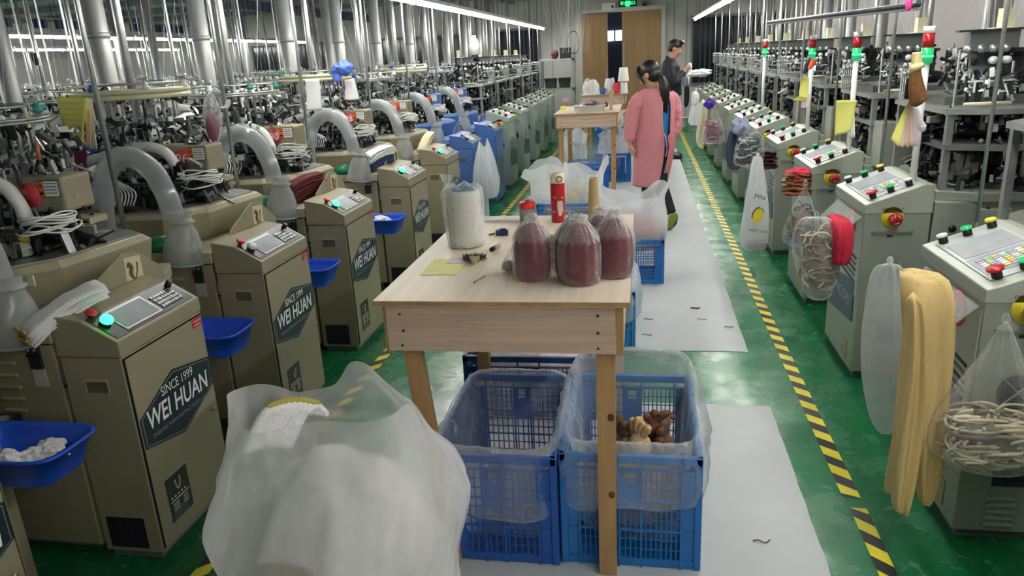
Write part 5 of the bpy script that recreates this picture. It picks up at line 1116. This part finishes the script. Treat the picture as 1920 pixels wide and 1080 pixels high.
# red knitwear on machine 40
strip([(1562, 402, 20, .14), (1572, 410, 36, .08), (1580, 425, 40, .02), (1580, 460, 34, .0), (1577, 485, 34, .0), (1575, 497, 22, .0)], 3.65, clothr, 'red knitted sock hanging from the tray of machine 40', None, 'hanging_sock', .03, 'sock')
crumple(aty(1494, 326, 5.05)+Vector((0, 0, 0)), (.09, .08, .035), clothr, 'red cloth lying on top of the brown sock heap on the right', 3, 'folded_cloth', 'cloth')
p = aty(1494, 346, 5.0)
for k in range(5):
    o = crumple((p.x+.005*k, p.y+.01*k, p.z-.05+.028*k), (.09, .08, .018), clothb if k % 2 else mat('rust_knit', '8a4a34', .9, bump=.4, bscale=100), 'brown sock in the heap under the red cloth', 20+k, grp='brown socks under the red cloth')
p = aty(1438, 300, 6.2)
for k in range(5): crumple((p.x, p.y, p.z-.05+.03*k), (.075, .08, .019), mat('maroon_knit_dark', '4a1f2c', .9, bump=.4, bscale=100) if k < 4 else mat('dark_green_knit', '3d4642', .9), 'dark maroon sock stacked on a machine tray on the right', 30+k, grp='dark maroon socks stacked on the right')
p = aty(1388, 240, 7.0); crumple(p, (.08, .1, .09), mat('grey_blue_cloth', '8590a8', .9), 'grey-blue cloth on a tray above the slate stocking', 41, 'folded_cloth', 'cloth')
strip([(1378, 236, 14, .0), (1374, 262, 20, .0), (1372, 290, 26, .0), (1376, 312, 24, .0), (1378, 318, 14, 0)], 7.0, clothn, 'slate blue stocking hanging from a tray on the right', None)
strip([(1318, 185, 12, 0), (1320, 210, 16, 0), (1315, 240, 16, 0), (1310, 268, 14, 0), (1318, 280, 8, 0)], 8.3, mat('pale_cream_cloth', 'e3dfbf', .85), 'long pale cream cloth hanging beside the pinkish bag', None, 'hanging_cloth', .03, 'cloth')
strip([(1303, 170, 12, 0), (1304, 185, 16, 0), (1302, 200, 12, 0)], 9.4, clothw, 'white cloth hanging on the right near the man', None, 'hanging_cloth', .03, 'cloth')
strip([(1287, 155, 10, 0), (1288, 180, 10, 0), (1286, 203, 9, 0)], 11.6, mat('black_stocking', '22242a', .9), 'black stocking hanging below the grey one by the man', None)
strip([(1284, 143, 11, 0), (1283, 152, 14, 0), (1286, 164, 10, 0)], 11.5, mat('grey_knit', '6f7378', .9), 'grey sock hanging by the man', None, 'hanging_sock', .03, 'sock')
crumple(aty(1313, 137, 11.0), (.16, .12, .05), clothw, 'white cloth lying on a console in front of the man', 51, 'folded_cloth', 'cloth')
crumple(aty(1331, 195, 8.1), (.06, .06, .05), mat('violet_cloth', '4a2a9a', .8), 'violet cloth knotted on top of the pinkish bag', 52, 'cloth_knot', 'cloth')
# coiled white cord on machine 40's console
p = atz(1640, 374, .925); o = MB().ring((0, 0, 0), .045, .004, whitep, 28, 6).ring((.006, .004, .008), .04, .004, whitep, 28, 6).build('cord_coil'); o.location = (1.20, 3.84, .958); o.rotation_euler = (0, -.36, 0); tag(o, 'coiled white cord round a knob on machine 40', 'cord')
# white bucket on the floor near the man
p = atz(1282, 238, 0); t = thing('white_bucket', (p.x, p.y, 0), 'white bucket on the green floor below the man', 'bucket'); MB().lathe([(.07, 0), (.075, .004), (.09, .2), (.095, .2), (.095, .21), (.08, .21), (.068, .01)], (0, 0, 0), whitep, 24).build('pail', t)
# bag hanging from the left pole
t, b_, W, h = hangbag((393, 172), (404, 272), 40, 3.6, 'clear bag with a maroon lump hanging among the left machine heads', liner, 18, .6, prof=[(.0, .15), (.15, .6), (.4, .95), (.7, .85), (.9, .5), (1.0, .12)])
heap((b_.x, b_.y, b_.z+.09), .035, .03, .07, mat('mauve_lump', '8a4a60', .9), 'maroon cloth lump inside the bag among the left heads', 5, 'cloth_lump', 'cloth')
strip([(430, 185, 4, 0), (426, 205, 6, 0), (414, 198, 5, 0)], 3.55, liner, 'torn tail of clear film beside the hanging bag on the left', None, 'film_tail', .01, 'plastic film')
# blue cloth knot and dark sock on the left heads
p = aty(642, 128, 5.6); crumple(p, (.07, .07, .05), mat('bright_blue_cloth', '5b7be0', .8), 'bright blue cloth knotted on a ring left of centre', 61, 'cloth_knot', 'cloth')
sockform([(634, 133), (632, 145), (633, 152)], [6, 8, 8], mat('bright_blue_cloth', '5b7be0', .8), 'bright blue sock end hanging from the blue knot', 5.58)
sockform([(62, 100), (66, 112), (70, 122)], [4, 5, 3], mat('dark_knit', '23252c', .9), 'dark sock hanging high at the upper left', 4.6)
# screwdriver with wooden handle, upper left
a = aty(74, 300, 2.55); b_ = aty(68, 268, 2.55); c_ = aty(52, 190, 2.55); t = thing('screwdriver', a, 'orange-handled screwdriver standing upright at the upper left', 'tool')
MB().cyl((0, 0, 0), b_-a, .008, mat('orange_wood_handle', 'c07a48', .5), 12, .007).build('handle', t); MB().cyl(b_-a, c_-a, .0025, steel, 6).build('shaft', t)
# dome yarn pot above the grey-green machines
t = thing('white_dome_lamp', aty(889, 86, 10.2), 'white dome-shaped pot on top of the nearest grey-green machine', 'pot'); MB().lathe([(.05, -.12), (.07, -.11), (.075, 0), (.05, .08), (.03, .1), (.028, .13)], (0, 0, 0), whitep, 20).build('dome', t); MB().lathe([(.07, -.2), (.05, -.13), (.05, -.11)], (0, 0, 0), black, 16).build('neck', t)
# ================= shelf by the door =================
t = thing('metal_shelf', (-1.70, 16.5, 0), 'grey metal shelf with two boards against the wall left of the doors', 'shelf')
for x in (-.42, .28):
    for y in (-.25, .25): MB().box((x-.02, y-.02, 0), (x+.02, y+.02, 2.05 if x > 0 else 1.6), alu).build('post', t)
for z in (.35, .95, 1.55): MB().box((-.42, -.27, z), (.3, .27, z+.04), alu).build('shelf_board', t)
t = thing('dark_case', (-1.58, 16.5, 1.59), 'black case lying on the top shelf by the door', 'case'); MB().box((-.12, -.12, 0), (.14, .12, .22), black).build('case_body', t, bevel=.01)
t = thing('dark_red_bag', (-1.82, 16.5, 1.59), 'dark red bag on the top shelf left of the black case', 'bag'); MB().sph((0, 0, .09), (.08, .1, .1), mat('dark_red_bag', '5a1f2a', .7), 14, 10).build('bag_body', t)
for x, l in ((-1.84, 'left'), (-1.54, 'right')):
    o = MB().loft([[(a*k, b*k, z) for a, b in rrect(.13, .16, 32)] for k, z in ((.8, 0), (.82, .003), (1, .2), (1.04, .2))], mat('olive_basket', '4d5146', .6), False).build('storage_basket', solid=.004); o.location = (x-.08, 16.5, .991); tag(o, l+' dark olive basket on the middle shelf by the door', 'basket')
o = MB().ring((0, 0, 0), .2, .008, black, 40, 6, frame((0, 0, 0), (1, 0, .1), (0, 0, 1.4))).build('cable_loop'); o.scale = (.62, 1, 1.1); o.location = (-1.38, 16.15, 1.9); tag(o, 'black cable looped over the shelf post by the door', 'cable')
# rail along the tops of the right machines
t = thing('support_rail', (0, 0, 0), 'dark steel rail sloping along above the right machines, pink clip at its end', 'rail')
a = aty(1722, 8, 4.0); b_ = aty(1440, 42, 8.0); MB().cyl(a, b_, .014, iron, 10).cyl(a+Vector((.01, 0, -.02)), b_+Vector((.01, 0, -.02)), .006, alu, 8).build('rail_bar', t); MB().sph(aty(1704, 8, 3.98), (.016, .016, .03), mat('pink_clip', 'e83a8a', .4), 10, 8).build('pink_clip', t)
for f in (.0, .35, .75): q = a.lerp(b_, f); MB().cyl(q+Vector((0, 0, -.0)), Vector((q.x, q.y, ZC)), .01, alu, 8).build('rail_post', t)
# ================= people =================
skin = mat('skin_tone', 'c99a80', .55); skin2 = mat('skin_tone_tan', 'b98a6e', .55); hairm = mat('black_hair', '14100f', .4, bump=.4, bscale=160, stretch=(1, 1, .2)); lips = mat('lip_tone', '9a5550', .5)
def remeshed(mb, name, parent, m, vox=.009, sm=6):
    o = mb.build(name, parent); r = o.modifiers.new('remesh', 'REMESH'); r.mode = 'VOXEL'; r.voxel_size = vox; r.use_smooth_shade = True
    s = o.modifiers.new('smooth', 'SMOOTH'); s.iterations = sm; s.factor = .5
    return o
def limb(b, pts, rs, m): b.tube(pts, rs, m, 14, sub=6)
def hand(b, w, d, nrm, m, curl=.5, s=1.0, left=True):
    """palm, four unequal bent fingers and a thumb; w wrist, d pointing direction, nrm palm normal"""
    d = Vector(d).normalized(); nrm = Vector(nrm); nrm = (nrm-d*nrm.dot(d)).normalized(); sd = d.cross(nrm)*(1 if left else -1); w = Vector(w)
    b.tube([w-d*.02*s, w+d*.02*s, w+d*.05*s, w+d*.085*s], [.022*s, .026*s, .032*s, .026*s], m, 12, sub=3)
    b.tube([w+d*.05*s+sd*.018*s, w+d*.08*s+sd*.022*s], .016*s, m, 8); b.tube([w+d*.05*s-sd*.018*s, w+d*.08*s-sd*.022*s], .016*s, m, 8)
    for k, L in enumerate((.062, .072, .068, .052)):
        p0 = w+d*.082*s+sd*(.030-.02*k)*s; P = [p0]; dd = d.copy()
        for j in range(3): q = Quaternion(d.cross(nrm).normalized(), -curl*(.5+.4*j)); dd = (d*math.cos(curl*(j+1)*.6)+nrm*math.sin(curl*(j+1)*.6)); P.append(P[-1]+dd*L/3*s)
        b.tube(P, [.0095*s, .009*s, .0085*s, .0075*s], m, 8, sub=3)
    t0 = w+d*.03*s+sd*.022*s; b.tube([t0, t0+(sd*.6+d*.7+nrm*.3)*.03*s, t0+(sd*.5+d*1.0+nrm*.6)*.055*s], [.013*s, .0105*s, .009*s], m, 8)
def head(b, c, f, m, r=1.0, down=.35):
    """skull, jaw, nose, brow, ears, neck joint around head centre c facing f"""
    c = Vector(c); f = Vector(f).normalized(); up = Vector((0, 0, 1)); f2 = (f*math.cos(down)-up*math.sin(down)); u2 = (up*math.cos(down)+f*math.sin(down)); s = f2.cross(u2)
    T = Matrix((f2, s*-1, u2)).transposed().to_4x4(); T.translation = c
    b.sph((-.01*r, 0, .02*r), (.092*r, .074*r, .095*r), m, 20, 14, T); b.sph((.022*r, 0, -.045*r), (.062*r, .056*r, .07*r), m, 18, 12, T); b.sph((.05*r, 0, -.088*r), (.028*r, .03*r, .024*r), m, 12, 8, T)
    b.tube([(.078*r, 0, .01*r), (.094*r, 0, -.018*r), (.104*r, 0, -.032*r), (.086*r, 0, -.042*r)], [.009*r, .011*r, .013*r, .01*r], m, 10, T, sub=3)
    for sy in (-1, 1):
        b.sph((.066*r, sy*.03*r, .018*r), (.024*r, .028*r, .009*r), m, 10, 6, T); b.sph((-.005*r, sy*.078*r, -.012*r), (.017*r, .009*r, .03*r), m, 12, 8, T); b.sph((.055*r, sy*.036*r, -.03*r), (.026*r, .022*r, .02*r), m, 10, 8, T)
    return T
def face(parent, T, r=1.0):
    e = MB()
    for sy in (-1, 1):
        e.sph((.079*r, sy*.031*r, .0), (.009*r, .013*r, .008*r), mat('eye_white', 'e8e4de', .3), 10, 8, T); e.sph((.087*r, sy*.031*r, .0), (.003*r, .006*r, .006*r), black, 8, 6, T)
    e.build('eyes', parent)
    e = MB()
    for sy in (-1, 1): e.tube([(.087*r, sy*.014*r, .024*r), (.086*r, sy*.03*r, .029*r), (.076*r, sy*.046*r, .024*r)], .0035*r, hairm, 6, T)
    e.build('eyebrows', parent)
    MB().tube([(.078*r, -.02*r, -.062*r), (.088*r, 0, -.06*r), (.078*r, .02*r, -.062*r)], [.004*r, .007*r, .004*r], lips, 8, T).build('mouth', parent)
# ---- woman in the pink smock ----
WX, WY = .13, 7.35
t = thing('person', (WX, WY, 0), 'person in a long pink smock with a black ponytail, walking away, head bowed', 'person')
b = MB(); fdir = Vector((-.85, .35, 0)); hc = (-.055, .0, 1.47)
T = head(b, hc, fdir, skin, 1.0, .42)
limb(b, [(.0, .0, 1.24), (-.01, .0, 1.33), (-.035, 0, 1.42)], [.058, .05, .052], skin)
b.sph((.0, 0, 1.22), (.16, .10, .09), skin, 18, 12); b.sph((.0, 0, 1.05), (.14, .10, .17), skin, 18, 12); b.sph((.0, 0, .86), (.145, .115, .12), skin, 18, 12)
SL, EL, HL = (-.155, -.05, 1.25), (-.22, -.07, 1.0), (-.235, -.08, .84); SR, ER, HR = (.15, .05, 1.25), (.19, .04, 1.0), (.175, -.0, .86)
limb(b, [SL, ((SL[0]+EL[0])/2-.01, -.06, 1.12), EL, HL], [.048, .042, .036, .026], skin); limb(b, [SR, (.18, .05, 1.12), ER, HR], [.048, .042, .036, .026], skin)
hand(b, HL, (.15, -.05, -1), (.9, .3, 0), skin, .5, .95, True); hand(b, HR, (-.1, -.1, -1), (-.9, .1, 0), skin, .5, .95, False)
KL, AL = (-.06, .12, .46), (-.06, .22, .09); KR, AR = (.06, -.06, .45), (.155, -.16, .16)
limb(b, [(-.07, .02, .82), (-.07, .08, .64), KL, (-.06, .17, .28), AL], [.085, .075, .052, .046, .033], skin); limb(b, [(.06, 0, .82), (.05, -.02, .64), KR, (.11, -.11, .30), AR], [.085, .075, .052, .046, .033], skin)
b.tube([(-.06, .20, .05), (-.09, .25, .04), (-.12, .32, .03)], [.036, .034, .022], skin, 10); b.tube([(.165, -.165, .13), (.145, -.16, .06), (.12, -.15, .03)], [.034, .034, .024], skin, 10)
body = remeshed(b, 'body', t, skin, .0085)
face(body, T)
# hair: cap, fringe, ponytail
b = MB(); b.sph((-.022, 0, .032), (.096, .082, .094), hairm, 22, 16, T); b.sph((-.035, 0, -.02), (.075, .076, .075), hairm, 18, 12, T)
for sy in (-1, 1): b.tube([(.055, sy*.02, .105), (.075, sy*.055, .06), (.062, sy*.074, .0), (.05, sy*.072, -.05), (.055, sy*.062, -.08)], [.016, .02, .016, .012, .004], hairm, 10, T)
remeshed(b, 'hair', body, hairm, .007, 4)
hp = Vector(hc)+Vector((.085, -.045, -.02)); b = MB()
for k in range(9):
    a = k*.7; o_ = Vector((.012*math.cos(a), .012*math.sin(a), 0)); b.tube([hp+o_*.4, hp+Vector((.03, -.03, -.015))+o_, hp+Vector((.055, -.045, -.10))+o_*2, hp+Vector((.06, -.05, -.18))+o_*2, hp+Vector((.062+.01*math.cos(a), -.05, -.26-.01*k))+o_], [.014, .022, .024, .02, .004], hairm, 8)
b.sph(hp+Vector((.0, -.01, .0)), .024, black, 12, 8); b.build('ponytail', body)
# clothes
shirtm = mat('blue_shirt', '2f86c8', .6, var=.05, scale=8); pink = mat('pink_smock', 'd3868f', .75, var=.05, scale=7, bump=.55, bscale=9); trous = mat('black_trousers', '1d1e26', .8)
def ell(z, cx, cy, rx, ry, n=60, a0=0, a1=2*PI, amp=.0, sd=0, f=3):
    return [(cx+rx*(1+amp*nz(math.cos(a)*f, math.sin(a)*f, z*3+sd))*math.cos(a), cy+ry*(1+amp*nz(math.cos(a)*f, math.sin(a)*f, z*3+sd))*math.sin(a), z) for a in [a0+(a1-a0)*i/n for i in range(n+(0 if abs(a1-a0-2*PI) < 1e-5 else 1))]]
MB().loft([ell(z, cx, 0, rx, ry, 40) for z, cx, rx, ry in ((.80, .0, .16, .128), (.95, .0, .155, .12), (1.10, .0, .16, .12), (1.22, .0, .165, .115), (1.30, -.0, .12, .085), (1.335, -.01, .07, .065))], shirtm, False).build('shirt', body)
b = MB()
limb(b, [(-.07, .02, .86), (-.07, .08, .64), KL, (-.06, .17, .28), (-.06, .215, .10)], [.105, .092, .07, .06, .05], trous); limb(b, [(.06, 0, .86), (.05, -.02, .64), KR, (.11, -.11, .30), (.16, -.162, .165)], [.105, .092, .07, .062, .054], trous)
remeshed(b, 'trousers', body, trous, .012, 4)
# smock open down the back; the opening faces the camera, right of centre
A0 = math.radians(-68+11); A1 = math.radians(-68-11)+2*PI; R = []
for z, cx, cy, rx, ry, w in ((.42, -.045, .03, .165, .19, 9), (.52, -.03, .03, .175, .19, 8), (.68, -.01, .02, .19, .18, 9), (.80, .0, .01, .20, .175, 10), (.90, .0, .0, .195, .165, 12), (1.0, .0, .0, .19, .15, 15), (1.1, .0, .0, .19, .145, 17), (1.2, .0, .0, .195, .135, 15), (1.27, .0, .0, .185, .12, 12), (1.31, .0, .0, .14, .10, 10), (1.345, -.012, .0, .085, .075, 10)):
    a0 = math.radians(-52+w*.6); a1 = math.radians(-52-w)+2*PI; R.append(ell(z, cx, cy, rx, ry, 90, a0, a1, .07 if z < 1.2 else .03, 3, 3.5))
MB().loft(R, pink, False, True, False).build('smock', body, solid=.006, sub=1)
def sleeve(P, rs, nm, sd):
    P = [Vector(p) for p in P]; b = MB(); b.tube(P, rs, pink, 24, cap=False, sub=8); b.v = [v+Vector((nz(v.x*22, v.y*22, v.z*30+sd), nz(v.x*22, v.y*22+5, v.z*30+sd), 0))*.012 for v in b.v]; return b.build(nm, body)
sleeve([(-.12, -.03, 1.285), (-.17, -.055, 1.22), (-.205, -.065, 1.12), (-.225, -.075, 1.0), (-.235, -.08, .90), (-.235, -.08, .86)], [.05, .07, .072, .066, .055, .036], 'smock_sleeve', 1); sleeve([(.12, .03, 1.285), (.165, .05, 1.22), (.185, .05, 1.12), (.195, .04, 1.0), (.18, .01, .91), (.175, .0, .88)], [.05, .07, .07, .064, .052, .036], 'smock_sleeve', 2)
b = MB(); b.tube([(.085, -.165, .93), (.10, -.185, .90), (.115, -.19, .80), (.10, -.19, .72)], .006, pink, 6); b.tube([(.15, -.12, .93), (.125, -.18, .90), (.135, -.185, .82)], .006, pink, 6); b.build('tie_strings', body)
oliv = mat('olive_shoe', '7d8a34', .6); sole = mat('dark_sole', '34382c', .7)
b = MB(); b.tube([(.175, -.17, .165), (.185, -.175, .13), (.155, -.165, .06), (.12, -.15, .025)], [.036, .044, .044, .028], oliv, 14); b.tube([(.205, -.185, .15), (.19, -.18, .08), (.145, -.165, .02)], [.02, .028, .02], sole, 10); b.build('shoe', body)
b = MB(); b.tube([(-.055, .18, .06), (-.07, .22, .055), (-.10, .28, .04), (-.13, .34, .03)], [.04, .045, .04, .028], oliv, 14); b.tube([(-.05, .17, .018), (-.09, .26, .015), (-.13, .35, .015)], [.02, .026, .018], sole, 10); b.build('shoe', body)
# ---- man in dark clothes ----
t = thing('person', (.47, 12.2, 0), 'person in a dark jacket looking at a white sock held in raised hands', 'person')
b = MB(); T = head(b, (.05, 0, 1.68), (1, -.15, 0), skin2, 1.05, .3)
limb(b, [(-.03, 0, 1.42), (-.02, 0, 1.5), (.02, 0, 1.6)], [.065, .058, .06], skin2); b.sph((-.02, 0, 1.38), (.12, .18, .12), skin2, 18, 12); b.sph((-.01, 0, 1.18), (.11, .15, .2), skin2, 18, 12); b.sph((0, 0, .95), (.115, .15, .14), skin2, 18, 12)
for sy in (-1, 1):
    limb(b, [(-.03, sy*.18, 1.42), (.0, sy*.21, 1.28), (.03, sy*.21, 1.17), (.13, sy*.12, 1.27), (.2, sy*.05, 1.36)], [.052, .048, .042, .036, .027], skin2); hand(b, (.2, sy*.05, 1.36), (.75, -sy*.25, .5), (0, -sy, -.1), skin2, .9, .95, sy < 0)
    limb(b, [(0, sy*.085, .92), (.01, sy*.09, .7), (.02, sy*.09, .48), (.0, sy*.09, .28), (-.02, sy*.09, .09)], [.09, .08, .057, .05, .035], skin2); b.tube([(-.03, sy*.09, .05), (.06, sy*.1, .045), (.16, sy*.11, .03)], [.04, .038, .028], skin2, 10)
body = remeshed(b, 'body', t, skin2, .0095); face(body, T, 1.05)
b = MB(); b.sph((-.018, 0, .05), (.104, .086, .088), hairm, 22, 16, T); b.sph((-.05, 0, .0), (.07, .078, .07), hairm, 18, 12, T)
for k in range(5): b.tube([(.03, -.04+.02*k, .125), (.085, -.045+.022*k, .115), (.104, -.05+.025*k, .085)], [.022, .02, .008], hairm, 8, T)
remeshed(b, 'hair', body, hairm, .008, 3)
jk = mat('dark_jacket', '1c2028', .7, var=.1, bump=.4, bscale=10); b = MB()
b.loft([ell(z, cx, 0, rx, ry, 40) for z, cx, rx, ry in ((.98, .0, .16, .19), (1.1, .0, .155, .185), (1.28, -.01, .15, .19), (1.42, -.02, .14, .2), (1.49, -.03, .11, .14), (1.54, -.02, .075, .08))], jk, True)
for sy in (-1, 1): limb(b, [(-.03, sy*.17, 1.43), (.0, sy*.215, 1.29), (.03, sy*.215, 1.17), (.12, sy*.13, 1.26), (.175, sy*.075, 1.33)], [.075, .068, .062, .055, .045], jk)
b.tube([(-.05, -.06, 1.54), (-.075, 0, 1.56), (-.05, .06, 1.54)], .025, jk, 10)
remeshed(b, 'jacket', body, jk, .012, 3)
b = MB()
for sy in (-1, 1): limb(b, [(0, sy*.085, 1.0), (.01, sy*.09, .7), (.02, sy*.09, .48), (.0, sy*.09, .28), (-.02, sy*.09, .10)], [.11, .095, .078, .068, .06], trous)
remeshed(b, 'trousers', body, trous, .014, 3)
for sy in (-1, 1): MB().tube([(-.05, sy*.09, .05), (.04, sy*.1, .052), (.13, sy*.11, .04), (.18, sy*.115, .03)], [.045, .048, .042, .028], black, 12).build('shoe', body)
o = MB().loft([[(.47+.27+.03*k_*math.cos(a)+dx, 12.2+.02*math.sin(a)*k_, z) for a in [2*PI*i/18 for i in range(18)]] for z, k_, dx in ((1.46, .8, .0), (1.42, 1.1, .005), (1.34, 1.1, .0), (1.24, 1.3, -.03), (1.16, 1.4, -.05), (1.12, .8, -.05))], clothw, True).build('white_sock'); tag(o, 'white sock held up in the hands of the person in the dark jacket', 'sock')
